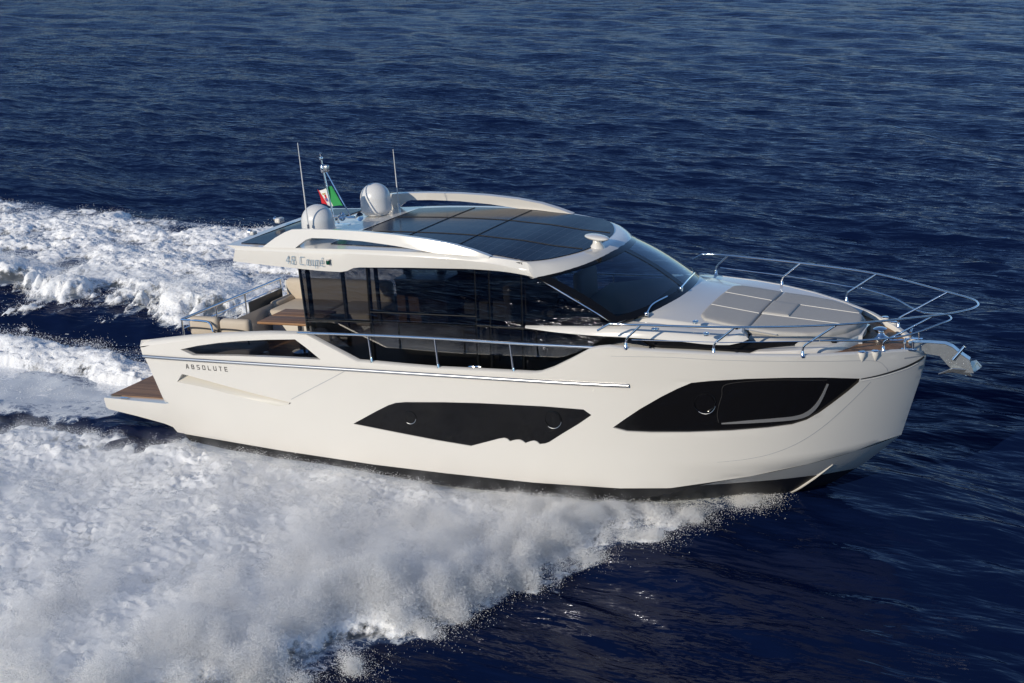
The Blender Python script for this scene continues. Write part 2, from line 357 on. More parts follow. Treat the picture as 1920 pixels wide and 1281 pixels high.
# bottom: chine to keel, dark paint except the white wedge at the forefoot
KEEL = [(12.18, -1.257), (11.62, -1.775), (11.13, -2.127), (10.7, -2.33), (10.4, -2.42), (9.5, -2.53), (8, -2.55), (4, -2.35), (0.3, -2.1)]
def sst0(t): t = np.clip(t, 0, 1); return t * t * (3 - 2 * t)
cx = np.r_[np.linspace(12.18, 9.0, 34), np.linspace(8.8, 0.3, 20)]
ch = np.array([[x, np.interp(-x, [-p[0] for p in CHX], [p[1] for p in CHX])] for x in cx])
chp = np.stack([ch[:, 0], -hull_y(ch[:, 0], ch[:, 1]), ch[:, 1]], 1); chp[0, 1] = 0
kz = np.interp(-cx, [-p[0] for p in KEEL], [p[1] for p in KEEL]) - 0.0; kp = np.stack([cx, 0 * cx, kz], 1)
NB = 14
band_h = 0.24 * sst0((10.1 - cx) / 2.2) 
def bot(i, w):
    p = (chp[i] + np.array([0, 0.22 * band_h[i], -band_h[i]])) * (1 - w) + kp[i] * w; p = p.copy(); p[2] -= 0.10 * math.sin(math.pi * w) * min(1, max(0, (12.18 - cx[i]) / 1.5)); return p
PAINT = [(1245, 919), (1300, 911), (1400, 904), (1450, 900), (1540, 890), (1628, 874)]
def paint_w(i):                                     # where the paint line crosses rib i
    lastd = None
    for k in range(0, 201):
        w = k / 200; q = proj(bot(i, w)); d = q[1] - np.interp(q[0], [p[0] for p in PAINT], [p[1] for p in PAINT], left=-1e9, right=874 + (q[0] - 1628) * -0.15)
        if d > 0: return w
    return 1.0
pw = [paint_w(i) for i in range(len(cx))]
bw = MB(); bk = MB()
for side in (1, -1):
    R1 = [[bot(i, pw[i] * k / 6) * np.array([1, side, 1]) for k in range(7)] for i in range(len(cx))]
    R2 = [[bot(i, pw[i] + (1 - pw[i]) * k / 10) * np.array([1, side, 1]) for k in range(11)] for i in range(len(cx))]
    n1 = next(i for i in range(len(cx)) if pw[i] < 0.004 and i > 3)
    hb.grid(R1[:n1 + 1]); bk.grid(R2)
    bk.grid([[chp[i] * np.array([1, side, 1]), bot(i, 0) * np.array([1, side, 1])] for i in range(len(cx)) if band_h[i] > 0.004])
# spray rails on the forefoot
def bot_px(px):
    return min(((np.linalg.norm(proj(bot(i, w)) - px), i, w) for i in range(40) for w in np.linspace(0, 1, 60)), key=lambda t: t[0])
_sk = [bot_px(p) for p in ((1556, 874), (1530, 894), (1500, 912), (1470, 926))]
strake = smoothpath([bot(i, w) for _, i, w in _sk], 6)
hb.tube([p + np.array([0, -0.012, 0]) for p in strake], [0.003 + 0.015 * min(1, i / 6) for i in range(len(strake))], 6)
# platform body and transom
yb = float(hull_y(-1.0, -0.9))
def hsec(x, z): return [x, -float(hull_y(x, z)), z]
tr = [hsec(p[0], p[1]) for p in [(-1.18, -0.872), (-1.2, -0.9), (-1.19, -1.06), (-1.14, -1.09), (-0.5, -1.16), (0.10, -1.25), (0.27, -1.30), (0.35, -1.40)]]
hb.grid([tr, [[p[0], -p[1], p[2]] for p in tr]])
hb.grid([[hsec(-1.18, -0.872), hsec(-0.6, -0.868), hsec(0.2, -0.865), hsec(0.3, -0.85)], [[p[0], -p[1], p[2]] for p in [hsec(-1.18, -0.872), hsec(-0.6, -0.868), hsec(0.2, -0.865), hsec(0.3, -0.85)]]])
# rounded transom corners run inboard below the rub rail
TRZ = [(0.215, -0.84), (0.185, -0.74), (0.11, -0.45), (0.03, -0.17), (-0.015, -0.02), (-0.055, 0.03), (-0.085, 0.13), (-0.085, 0.2), (-0.06, 0.27)]
for s_ in (1, -1):
    rows = []
    for x, z in TRZ:
        y = float(hull_y(x, z)); rows.append([[x, -s_ * y, z], [x + 0.04, -s_ * (y - 0.03), z], [x + 0.16, -s_ * (y - 0.07), z], [x + 0.8, -s_ * (y - 0.12), z]])
    hb.grid(rows)
hb.add([[0.55, -1.98, -0.86], [0.55, 1.98, -0.86], [0.50, 1.98, 0.15], [0.50, -1.98, 0.15]], [(0, 1, 2, 3)])
hull = hb.build("hull", GEL, yacht, smooth=28)
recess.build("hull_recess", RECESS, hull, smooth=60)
bottom = bk.build("bottom_paint", ANTI, hull, smooth=40)

# gunwale cap with inner wall and bulwark thickness
gt = np.array(top2); G3 = hull3(gt[:, 0], gt[:, 1])
def cap_rows(P, w, up, drop):
    P = np.array(P); T = np.gradient(P[:, :2], axis=0); T /= np.linalg.norm(T, axis=1)[:, None] + 1e-9
    N = np.stack([-T[:, 1], T[:, 0]], 1)                        # towards port for a path running forward
    rows = [[p for p in P]]
    for a, b_, c in ((0.012, up * 0.6, 0), (0.035, up, 0), (w, up, 0), (w + 0.012, up - 0.015, 0), (w + 0.015, up, drop)):
        rows.append([[p[0] + n[0] * a, min(p[1] + n[1] * a, 0.0), p[2] + b_ - c] for p, n in zip(P, N)])
    return rows
Gd = []
for i in range(len(G3) - 1):
    k = 3
    for t in range(k): Gd.append(G3[i] * (1 - t / k) + G3[i + 1] * t / k)
Gd.append(G3[-1]); Gd = np.array(Gd)
naft = 3 * (len(TOP_AFT) - 1)
gb = MB()
upv = np.interp(np.arange(len(Gd)), [0, 6, naft, naft + 9, len(Gd)], [0.08, 0.07, 0.012, 0.02, 0.02])
def cap2(P, upv, wv, drop):
    P = np.array(P); T = np.gradient(P[:, :2], axis=0); T /= np.linalg.norm(T, axis=1)[:, None] + 1e-9
    N = np.stack([-T[:, 1], T[:, 0]], 1); N[:, 0] = np.where(P[:, 0] < 12.0, np.clip(N[:, 0], -0.9, 0.3), N[:, 0])
    out = []
    for p, n, u, w, dr in zip(P, N, upv, wv, drop):
        r = []
        for a, b_ in ((0, 0), (0.2, 0.55), (0.5, 0.9), (1.0, 1.0)):
            r.append([p[0] + n[0] * a * w, min(p[1] + n[1] * a * w, -0.0), p[2] + u * b_])
        r.append([r[-1][0] + n[0] * 0.01, min(r[-1][1] + n[1] * 0.01, 0), r[-1][2] - 0.015]); r.append([r[-1][0], r[-1][1], r[-1][2] - dr]); out.append(r)
    return out
wv = np.where(np.arange(len(Gd)) <= naft, 0.13, 0.09); dr = np.where(np.arange(len(Gd)) <= naft + 3, 0.06, np.where(Gd[:, 0] < 8.2, np.clip(Gd[:, 2] + 0.12, 0.12, 1), np.where(Gd[:, 0] < 11, 0.2, 0.12)))
gb.grid(cap2(Gd, upv, wv, dr)); gb.build("gunwale", GELM, hull, smooth=50)
gp_ = MB(); gp_.v = [(x, -y, port_z(x, z)) for x, y, z in gb.v]; gp_.f = [f[::-1] for f in gb.f]; gp_.build("gunwale", GELM, hull, smooth=50)

# dark hull windows, set a little back
w1 = sub(reg == 0, -0.02).build("hull_window", BLACK, yacht, smooth=60)
w2 = sub(reg == 1, -0.035).build("hull_window", BLACK, yacht, smooth=60)
def ring(c2, r, off, name, par, m):
    c = hull3(*c2, off); e = 1e-3
    tx = hull3(c2[0] + e, c2[1], off) - c; tz = hull3(c2[0], c2[1] + e, off) - c; tx /= np.linalg.norm(tx); tz /= np.linalg.norm(tz)
    nn = np.cross(tx, tz); nn /= np.linalg.norm(nn); nn *= -np.sign(nn[1])
    b = MB(); b.tube([c + nn * 0.006 + r * (math.cos(a) * tx + math.sin(a) * tz) for a in np.linspace(0, 2 * math.pi, 40, endpoint=False)], 0.008, 8, closed=True)
    return b, c, nn
for wpar, cpx, r, off in ((w1, (768, 783), 0.10, -0.02), (w1, (1036, 787), 0.13, -0.02), (w2, (1320, 757), 0.15, -0.035)):
    b, c, nn = ring(h2(cpx), r, off, "porthole", wpar, BLACK)
    b.lathe([(r * 0.93, 0.002), (r * 0.9, 0.010), (0.01, 0.013)], c, nn, 36)
    ph = b.build("porthole", BLACK, wpar, smooth=40)
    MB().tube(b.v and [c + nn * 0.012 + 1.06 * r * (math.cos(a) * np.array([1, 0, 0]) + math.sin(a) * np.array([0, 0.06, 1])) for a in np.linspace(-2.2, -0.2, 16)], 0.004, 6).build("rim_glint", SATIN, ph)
def ribbon(px, w, off, thick=0.006, snap=h2):
    """flat band along a line of pixels on the hull, standing proud by off"""
    P2 = [snap(p) for p in px]; P2 = smoothpath([(*p, 0) for p in P2], 6); ws = np.interp(np.linspace(0, 1, len(P2)), np.linspace(0, 1, len(w)), w)
    c = np.array([hull3(p[0], p[1], off) for p in P2]); T = np.gradient(c, axis=0); T /= np.linalg.norm(T, axis=1)[:, None]
    b = MB(); rows = []
    for p, t, wd, q in zip(c, T, ws, P2):
        e = 1e-3; n_ = np.cross(hull3(q[0] + e, q[1], off) - p, hull3(q[0], q[1] + e, off) - p); n_ /= np.linalg.norm(n_); n_ *= -np.sign(n_[1]); s_ = np.cross(n_, t); s_ /= np.linalg.norm(s_)
        rows.append([p - s_ * wd / 2 - n_ * thick, p - s_ * wd / 2, p + s_ * wd / 2, p + s_ * wd / 2 - n_ * thick])
    return b.grid(rows)
ribbon([(1352, 795.5), (1400, 792.5), (1450, 789), (1490, 785), (1512, 778), (1528, 765), (1540, 747), (1552, 721)], [0.02, 0.045, 0.055, 0.06, 0.07, 0.06, 0.045, 0.03], -0.022).build("silver_trim", TRIMS, w2)
ribbon([(1346, 794), (1344, 775), (1352, 745), (1362, 722), (1450, 714), (1550, 714)], [0.008], -0.028).build("window_seam", DARKIN, w2)
ribbon([(546, 749), (580, 731), (615, 713), (646, 696.5)], [0.010], 0.002).build("panel_seam", GREY, hull)
ribbon([(1345, 867), (1400, 861), (1450, 850), (1500, 829), (1545, 799), (1585, 764), (1612, 738), (1633, 716)], [0.003, 0.006, 0.010, 0.010], 0.002).build("panel_seam", GREY, hull)
ribbon([(1614, 711), (1640, 706), (1665, 699.5), (1700, 687.5), (1722, 677), (1733, 669)], [0.014, 0.024, 0.034, 0.03], 0.004).build("bow_joint_strip", RUBBER, hull)
ribbon([(1614, 715), (1640, 710), (1665, 703.5), (1700, 692), (1722, 681)], [0.01, 0.012], 0.006).build("bow_joint_strip", GEL, hull)
ribbon([(1145, 668), (1250, 670), (1338, 675), (1450, 677.5), (1560, 677.5), (1640, 677), (1660, 688), (1665, 698)], [0.004, 0.006], 0.002).build("panel_seam", GREY, hull)
ribbon([(1696, 672), (1712, 669.5), (1726, 667)], [0.02], 0.006).build("navigation_strip", GREY, hull)
# rub rail: steel half-round
rr = [hull3(x2s(x, 0.0), 0.0, 0.012) for x in np.linspace(-0.02, 8.70, 60)]
for _s in (1, -1):
    rb = MB(); rb.tube(rr, 0.030, 10); pass
    if _s < 0: rb.v = [(x, -y, z) for x, y, z in rb.v]
    rb.build("rub_rail", SATIN, hull, smooth=60)
# swim platform teak
MB().prism([[-1.13, -1.98, -0.862], [0.52, -1.94, -0.862], [0.52, 1.94, -0.862], [-1.13, 1.98, -0.862]], [0, 0, 0.012]).build("swim_platform_deck", TEAK, yacht)
MB().box((-0.75, -2.07, -0.853), (0.16, 0.05, 0.012)).build("deck_cleat", CHROME, hull)

# lettering drawn as strokes
GL = {'A': [[(0, 0), (.35, 1), (.65, 1), (1, 0)], [(.2, .36), (.8, .36)]], 'B': [[(0, 0), (0, 1), (.8, 1), (.95, .85), (.8, .53), (0, .53)], [(.8, .53), (1, .3), (.85, 0), (0, 0)]],
      'S': [[(1, 1), (.1, 1), (0, .85), (.1, .53), (.9, .47), (1, .2), (.9, 0), (0, 0)]], 'O': [[(.1, 0), (0, .12), (0, .88), (.1, 1), (.9, 1), (1, .88), (1, .12), (.9, 0), (.1, 0)]],
      'L': [[(0, 1), (0, 0), (1, 0)]], 'U': [[(0, 1), (0, .12), (.1, 0), (.9, 0), (1, .12), (1, 1)]], 'T': [[(0, 1), (1, 1)], [(.5, 1), (.5, 0)]], 'E': [[(1, 1), (0, 1), (0, 0), (1, 0)], [(0, .52), (.9, .52)]],
      '4': [[(1, .33), (0, .33), (.75, 1), (.75, 0)]], '8': [[(.12, .53), (0, .65), (0, .9), (.1, 1), (.9, 1), (1, .9), (1, .65), (.88, .53), (.12, .53), (0, .4), (0, .1), (.1, 0), (.9, 0), (1, .1), (1, .4), (.88, .53)]],
      'C': [[(1, 1), (.12, 1), (0, .88), (0, .12), (.12, 0), (1.05, 0)]], 'o': [[(.1, 0), (0, .1), (0, .6), (.1, .7), (.9, .7), (1, .6), (1, .1), (.9, 0), (.1, 0)]],
      'u': [[(0, .7), (0, .1), (.1, 0), (.9, 0), (1, .1)], [(1, .7), (1, 0)]], 'p': [[(0, -.35), (0, .7), (.9, .7), (1, .6), (1, .1), (.9, 0), (0, 0)]],
      'é': [[(0, .35), (1, .35), (1, .6), (.9, .7), (.1, .7), (0, .6), (0, .1), (.1, 0), (1.25, 0)], [(.5, .88), (.8, 1.08)]]}
def letter_mesh(ch, place, w, h, lw, slant=0.0):
    b = MB()
    for st in GL[ch]:
        P = np.array([[x * w + slant * y * h, y * h] for x, y in st])
        for a, c in zip(P[:-1], P[1:]):
            t = (c - a) / (np.linalg.norm(c - a) + 1e-9); n_ = np.array([-t[1], t[0]]); a2 = a - t * lw * 0.4; c2 = c + t * lw * 0.4
            q = [a2 - n_ * lw / 2, c2 - n_ * lw / 2, c2 + n_ * lw / 2, a2 + n_ * lw / 2]
            b.prism([place(*p, 0.004) for p in q], place(0, 0, 0.001 + 0.0006 * len(b.v) / 8) - place(0, 0, 0.004))
    return b
p0 = h2((348, 687)); p1 = h2((431, 693)); A0 = hull3(*p0); A1 = hull3(*p1); ud = (A1 - A0) / np.linalg.norm(A1 - A0)
adv = np.linalg.norm(A1 - A0) / 8
vdir = np.array([0, -0.1, 1.0]); vdir /= np.linalg.norm(vdir); nd = np.array([0, -1, -0.1])
for k, chh in enumerate("ABSOLUTE"):
    bse = A0 + ud * adv * (k + 0.12)
    letter_mesh(chh, lambda x, y, z, o=bse: o + ud * x + vdir * (y - 0.035) + nd * z, adv * 0.42, 0.070, 0.0125).build("letter", LETTER, hull, smooth=0, weld=0, recalc=False)

# ------------------------------------------------------------------ decks
def yit(px, tab, side=-1):
    y = side * 1.8
    for _ in range(40):
        p = by(px, y); y = 0.5 * y + 0.5 * side * np.interp(p[0], [q[0] for q in tab], [q[1] for q in tab])
    return by(px, y)
def flat_deck(name, m, pts, z, parent, th=0.03):
    return MB().prism([[x, y, z - th] for x, y in pts], [0, 0, th]).build(name, m, parent, smooth=0)
def hullstrip(xs, z, inset): return [(x, -(float(hull_y(x, z)) - inset)) for x in xs]
sd = hullstrip(np.linspace(2.9, 8.45, 12), 0, 0.10)
flat_deck("side_deck", DECK, sd + [(x, -y) for x, y in sd[::-1]], -0.10, yacht)
ck = hullstrip(np.linspace(0.52, 3.0, 5), 0, 0.16)
flat_deck("cockpit_deck", TEAK, ck + [(x, -y) for x, y in ck[::-1]], -0.47, yacht)
MB().box((2.95, 0, -0.29), (0.05, 4.2, 0.36)).build("deck_step", GEL, yacht)
# bulwark window pane behind the opening
pv_ = np.array(loops[2]); PB = hull3(pv_[:, 0], pv_[:, 1], -0.085)
MB().prism(list(PB), [0, 0.012, 0]).build("bulwark_window", GLASSB, yacht, smooth=0)
# side walkway at the bow: outboard of the trunk
fx = np.r_[np.linspace(8.2, 11.4, 16)]
gz = np.interp(fx, Gd[:, 0], Gd[:, 2])
wd = MB(); wd.grid([[[x, -(float(hull_y(x, z)) - 0.08), z - 0.13], [x, -0.9, z - 0.11]] for x, z in zip(fx, gz)]); wd.build("walkway", DECK, yacht)
fd = MB(); fd.grid([[[x, float(hull_y(x, z)) - 0.06, z + 0.012], [x, np.interp(x, [8, 10, 11.4], [1.5, 1.25, 1.0]), z + np.interp(x, [8.2, 9, 10, 11], [0.22, 0.10, 0.03, 0.0])], [x, 0.8, z + np.interp(x, [8.2, 9, 10, 11], [0.2, 0.08, -0.03, -0.1])]] for x, z in zip(fx, gz)]); fd.build("walkway", GEL, yacht, smooth=60)
# bow well in teak
bx_ = np.linspace(11.0, 12.36, 14); bz_ = np.interp(bx_, Gd[:, 0], Gd[:, 2]) - 0.07
bd = MB(); bd.grid([[[x, -max(float(hull_y(x, z)) - 0.11, 0.03), z], [x, 0, z + 0.02], [x, max(float(hull_y(x, z)) - 0.11, 0.03), z]] for x, z in zip(bx_, bz_)])
bd.build("bow_deck", TEAK, yacht)

# ------------------------------------------------------------------ foredeck trunk with its white side cap
LOW = [(7.2, 1.80), (8.3, 1.9), (9, 1.84), (9.7, 1.68), (10.15, 1.48), (10.4, 1.3)]
CRE = [(a, b - 0.05) for a, b in LOW]
lowp = [yit(p, LOW) for p in [(985, 615.5), (1050, 624), (1120, 630), (1192, 634), (1261, 639), (1315, 645), (1345, 647), (1368, 647)]]
crep = [yit(p, CRE) for p in [(985, 611), (1050, 613), (1120, 616), (1175, 617.5), (1234, 622), (1321, 630), (1350, 632.5), (1364, 633)]]
N_ = 40
lowr = resample(smoothpath(lowp, 6), N_); crer = resample(smoothpath(crep, 6), N_)
STEP = [(6.9, 1.60), (8, 1.45), (8.94, 1.31), (9.5, 1.2), (10.0, 1.15)]
def step_pt(x): 
    return np.array([x, -np.interp(x, [s[0] for s in STEP], [s[1] for s in STEP]), np.interp(x, [6.9, 8.4, 8.94, 9.4, 10.0], [0.72, 0.80, 0.765, 0.69, 0.63])])
cb = MB(); rows = []
for a, b in zip(lowr, crer):
    st = step_pt(b[0]); inner = np.array([b[0], min(st[1] - 0.02, b[1] + 0.3), max(b[2], st[2] - 0.02) if b[0] > 8.2 else b[2] + 0.01])
    f = min(1, (b[0] - 6.9) / 0.15) 
    mid = a * 0.55 + b * 0.45 + np.array([0, -0.012, 0])
    rows.append([[a[0], a[1] + 0.25, a[2] - 0.01], a + [0, 0.02, -0.004], a, mid, b + [0, -0.006, -0.008], b + [0, 0.012, 0.004], inner])
cb.grid(rows)
# rounded forward nose of the cap
nose = [yit(p, LOW) for p in [(1404, 636)]][0]; nc = yit((1391, 623), CRE); e = rows[-1]
nr = [nose + [-0.10, 0.35, 0], nose + [-0.02, 0.03, -0.004], nose, nose * 0.5 + nc * 0.5, nc, nc + [-0.01, 0.02, 0.003], nc + [-0.06, 0.25, 0.0]]
m1 = [np.array(p) * 0.4 + q * 0.6 + np.array([0.015, -0.035, -0.005]) for p, q in zip(e, nr)]
cb.grid([e, m1, nr]); cb.add(nr, [tuple(range(7))]); cb.add(rows[0], [tuple(range(7))[::-1]])
cb.build("deck_coaming", GEL, yacht, smooth=35)
# dark band below the cap
band = MB(); br_ = []
for x in np.linspace(7.9, 11.4, 26):
    yl = np.interp(x, [8, 9, 9.7, 10.3, 10.9, 11.4], [1.76, 1.70, 1.56, 1.42, 1.18, 0.85]); zt = np.interp(x, [8, 9, 10, 10.3, 11.4], [0.66, 0.62, 0.52, 0.50, 0.44])
    br_.append([[x, -yl, -0.1], [x, -yl + 0.02, zt]])
band.grid(br_); band.build("trunk_window", BLACK, yacht)
# plinth forward of the band
pl = MB(); rw = []
for x in np.linspace(10.15, 11.62, 20):
    yl = np.interp(x, [10.1, 10.5, 10.95, 11.3, 11.5, 11.6, 11.65], [1.42, 1.45, 1.33, 1.05, 0.72, 0.4, 0.25]); zt = np.interp(x, [10.1, 10.4, 10.9, 11.65], [0.28, 0.375, 0.385, 0.355])
    rw.append([[x, -yl - 0.05, 0.1], [x, -yl - 0.02, zt - 0.02], [x, -yl, zt], [x, -yl + 0.16, zt + 0.02], [x, 0, zt + 0.03]])
rw.append([[11.67, r_[1] * 0.9, r_[2]] for r_ in rw[-1]])
pl.grid(rw); pl.mirror().build("sunpad_plinth", GEL, yacht, smooth=35)
# trunk top: windscreen base to the sunpad
tb = MB(); rows = []
WSB = [(8.38, -1.83, 0.80), (8.60, -1.48, 0.835), (8.74, -1.16, 0.855), (8.86, -0.74, 0.872), (8.915, -0.35, 0.88), (8.93, 0, 0.882)]
WSB = WSB + [(x, -y, z) for x, y, z in WSB[-2::-1]]
wsb = resample(smoothpath(WSB, 8), 61)
def deckz(x, y):
    c = np.interp(x, [8.3, 8.9, 9.3, 9.5, 10.3, 11.6], [0.93, 0.86, 0.785, 0.735, 0.58, 0.42]); s = step_pt(min(x, 10.0))
    ys = -s[1]; t = min(abs(y) / ys, 1.25); return c + (min(s[2], c) - c) * t ** 2.2
for k, p in enumerate(wsb):
    y0 = p[1]; r = [[p[0] - 0.10, p[1] * 0.985, p[2] - 0.02], [p[0] - 0.01, p[1], p[2]]]
    for t in np.linspace(0.02, 1, 14):
        xe = 10.6; x = p[0] + (xe - p[0]) * t; s = step_pt(min(x, 10.0)); y = y0 / 1.83 * (-s[1]) * (1) + (y0 - y0 / 1.83 * (-s[1])) * max(0, 1 - t * 6) ** 2
        zz = deckz(x, y); zz = zz + (p[2] - deckz(p[0], y0)) * max(0, 1 - t * 5) ** 2
        r.append([x, y, zz])
    rows.append(r)
tb.grid(rows); tb.build("foredeck", GEL, yacht, smooth=50)
# step riser between trunk top and cap
rs = MB(); rows = []
for x in np.linspace(8.35, 10.0, 20):
    s = step_pt(x); rows.append([s + [0, 0.01, 0.004], s + [0, -0.015, 0], s + [0, -0.05, -0.05], s + [0, -0.06, -0.25]])
rs.grid(rows); rs.build("coaming_step", GEL, yacht, smooth=50)
for px in ((1228, 593.5), (1304, 603.5), (1227, 617.5), (1324, 626)):
    p = bz(px, 0.77 if px[1] < 610 else 0.72)
    MB().lathe([(0.045, -0.02), (0.05, 0.0), (0.045, 0.012), (0.02, 0.016), (0.018, 0.012)], p, (0, -0.1, 1), 20).build("deck_fitting", CHROME, yacht)

# ------------------------------------------------------------------ cabin side glass
GA, GBX, GC = -1.775, 0.0, 0.05                     # glass plane y = a + c z
def gp(px): return bpl(px, GA, GBX, GC)
def at_z(pa, pb, z): t = (z - pa[2]) / (pb[2] - pa[2]); return pa + (pb - pa) * t
ZB, ZT = -0.10, 1.66
aft_a, aft_b = gp((559, 505)), gp((575, 620))
seams = [(aft_a, aft_b), (gp((687.5, 510)), gp((698, 648))), (gp((889, 505)), gp((894.5, 650))), (gp((915.5, 508)), gp((920, 645))), (gp((976.5, 512)), gp((980, 640)))]
pil_a, pil_b = gp((1000, 518)), gp((1147, 606))
zsm = [gp((630, 602))[2], gp((760, 588))[2], gp((905, 611))[2], gp((940, 614))[2], gp((1040, 618))[2]]
def pane(q, name="side_window", m=GLASS):
    b = MB(); n_ = np.array([0, 0.012, 0]); b.prism(q, n_); return b
sidep = []; framebars = MB()
cab = bpy.data.objects.new("cabin_side", None); COL.objects.link(cab); cab.parent = yacht
cabp = bpy.data.objects.new("cabin_side", None); COL.objects.link(cabp); cabp.parent = yacht
G_ = 0.007
for i in range(5):
    l0 = lambda z, i=i: at_z(*seams[i], z)
    if i < 4: r0 = lambda z, i=i: at_z(*seams[i + 1], z)
    else: r0 = lambda z: at_z(pil_a, pil_b, z) if z > 0.25 else at_z(pil_a, pil_b, 0.25) + np.array([0, -0.05 * (0.25 - z), z - 0.25])
    zs_ = zsm[i]
    for z0, z1 in ((ZB, zs_ - G_), (zs_ + G_, ZT)):
        if i < 4: q = [l0(z0) + [G_, 0, 0], r0(z0) - [G_, 0, 0], r0(z1) - [G_, 0, 0], l0(z1) + [G_, 0, 0]]
        else:
            zz = [z for z in (0.25, 0.5, 0.8, 1.1, 1.45) if z0 < z < z1]; q = [l0(z0) + [G_, 0, 0], r0(z0)] + [r0(z) for z in zz] + ([r0(z1)] if z1 < 1.5 else []) + [r0(min(z1, 1.5)), l0(z1) + [G_, 0, 0]]
            q2 = [q[0]]
            for v in q[1:]:
                if np.linalg.norm(v - q2[-1]) > 1e-4: q2.append(v)
            q = q2
        pane(q).build("side_window", GLASS, cab, smooth=0)
        MB().prism([[p[0], -p[1], p[2]] for p in q], [0, -0.012, 0]).build("side_window", GLASSP, cabp, smooth=0)
# frame bars behind the seams (aft edge, joints, sill)
for k, (a, b) in enumerate(seams):
    w = 0.05 if k else 0.03
    p0, p1 = at_z(a, b, ZB), at_z(a, b, ZT)
    framebars = MB(); framebars.prism([p0 + [-w / 2, 0.018, 0], p0 + [w / 2, 0.018, 0], p1 + [w / 2, 0.018, 0], p1 + [-w / 2, 0.018, 0]], [0, 0.05, 0])
    framebars.build("window_frame", RUBBER, cab, smooth=0)
for k in range(5):
    p0 = at_z(*seams[k], zsm[k]); p1 = at_z(*seams[k + 1], zsm[k]) if k < 4 else at_z(pil_a, pil_b, zsm[k])
    MB().prism([p0 + [0.03, 0.02, -0.02], p1 + [-0.03, 0.02, -0.02], p1 + [-0.03, 0.02, 0.02], p0 + [0.03, 0.02, 0.02]], [0, 0.04, 0]).build("window_frame", RUBBER, cab, smooth=0)
# port side pillars, wider
for x, w in ((3.05, 0.08), (3.75, 0.16), (4.45, 0.14), (5.6, 0.2), (6.6, 0.16)):
    MB().box((x, 1.66, 0.85), (w, 0.06, 1.6)).build("pillar", DARKIN, cabp)
MB().box((5.2, 1.64, -0.03), (4.6, 0.06, 0.14)).build("inner_wall", INWALL, cabp)
MB().box((4.85, 1.64, 1.50), (3.7, 0.06, 0.12)).build("inner_wall", INWALL, cabp)
# aft bulkhead posts and headliner
MB().box((4.95, 0, 1.50), (3.8, 3.2, 0.03)).build("headliner", INWALL, yacht)
MB().box((5.4, 0, -0.095), (5.0, 3.3, 0.03)).build("saloon_sole", WALNUT, yacht)
for y in (-1.60, -0.55, 0.55, 1.60): MB().box((3.02, y, 0.68), (0.05, 0.06, 1.6)).build("door_post", RUBBER, yacht)
# A pillar: dark corner post with bright edge
pa = [at_z(pil_a, pil_b, z) for z in (1.52, 1.2, 0.9, 0.78)]
MB().tube([p + [0.01, -0.004, 0.012] for p in pa], 0.011, 8).build("pillar_trim", CHROME, cab)

# ------------------------------------------------------------------ windscreen
WST = [(7.10, -1.72, 1.46), (7.40, -1.42, 1.50), (7.63, -1.06, 1.52), (7.80, -0.6, 1.535), (7.86, -0.2, 1.54), (7.865, 0, 1.54)]
WST = WST + [(x, -y, z) for x, y, z in WST[-2::-1]]
WSBp = [(8.36, -1.79, 0.80)] + WSB[1:-1] + [(8.36, 1.79, 0.80)]
wst = resample(smoothpath(WST, 8), 61); wsB = resample(smoothpath(WSBp, 8), 61)
def wsp(u, v, off=0.0):                            # u 0..1 starboard to port, v 0 bottom .. 1 top
    k = u * 60; i = min(int(k), 59); f = k - i
    b = wsB[i] * (1 - f) + wsB[i + 1] * f; t = wst[i] * (1 - f) + wst[i + 1] * f
    p = b * (1 - v) + t * v + np.array([0.05, 0, 0.075]) * math.sin(math.pi * v) * 0.5
    return p + np.array([0.55, 0, 0.83]) * off
def wpatch(u0, u1, v0, v1, off, nu=20, nv=10, th=0.012):
    a = [[wsp(u, v, off) for u in np.linspace(u0, u1, nu)] for v in np.linspace(v0, v1, nv)]
    b = MB().grid(a); c = [[wsp(u, v, off - th) for u in np.linspace(u0, u1, nu)] for v in np.linspace(v0, v1, nv)]
    k = len(b.v); b.grid(c)
    ring_ = lambda g: [r for r in g[0]] + [g[i][-1] for i in range(1, nv)] + [r for r in g[-1][-2::-1]] + [g[i][0] for i in range(nv - 2, 0, -1)]
    r0, r1 = ring_(a), ring_(c); b.grid([r0 + [r0[0]], r1 + [r1[0]]]); return b
ws = wpatch(0.03, 0.482, 0.07, 0.93, 0).build("windscreen", GLASSW, yacht, smooth=30)
ws2 = wpatch(0.518, 0.97, 0.07, 0.93, 0).build("windscreen", GLASSW, yacht, smooth=30)
for u0, u1, v0, v1 in ((0, 0.035, -0.02, 1.02), (0.965, 1, -0.02, 1.02), (0.035, 0.965, -0.02, 0.075), (0.035, 0.965, 0.925, 1.02), (0.48, 0.52, 0.075, 0.925)):
    wpatch(u0, u1, v0, v1, 0.006, 24, 8, 0.03).build("windscreen_frame", BLACK, yacht, smooth=30)
for pts in ([(1212, 588), (1224, 571), (1252, 555)], [(1277, 541), (1290, 525), (1303, 512)]):
    P3 = []
    for q in pts:                                  # wiper lies just above the glass
        best = min(((np.linalg.norm(proj(wsp(u, v, 0.03)) - q), u, v) for u in np.linspace(0.05, 0.95, 91) for v in np.linspace(-0.15, 0.6, 60)), key=lambda t: t[0]); P3.append(wsp(best[1], best[2], 0.03))
    wp = MB().tube(smoothpath(P3, 5), 0.012, 6).build("wiper", CHROME, yacht)
    MB().box(P3[0] + [0, 0, -0.02], (0.06, 0.06, 0.07), bev=0.01).build("wiper_motor", CHROME, wp)
    d = P3[2] - P3[1]; MB().tube([P3[1] + d * 0.2 + [-0.03, 0, -0.012], P3[2] + [-0.03, 0, -0.012]], 0.01, 6).build("wiper_blade", RUBBER, wp)

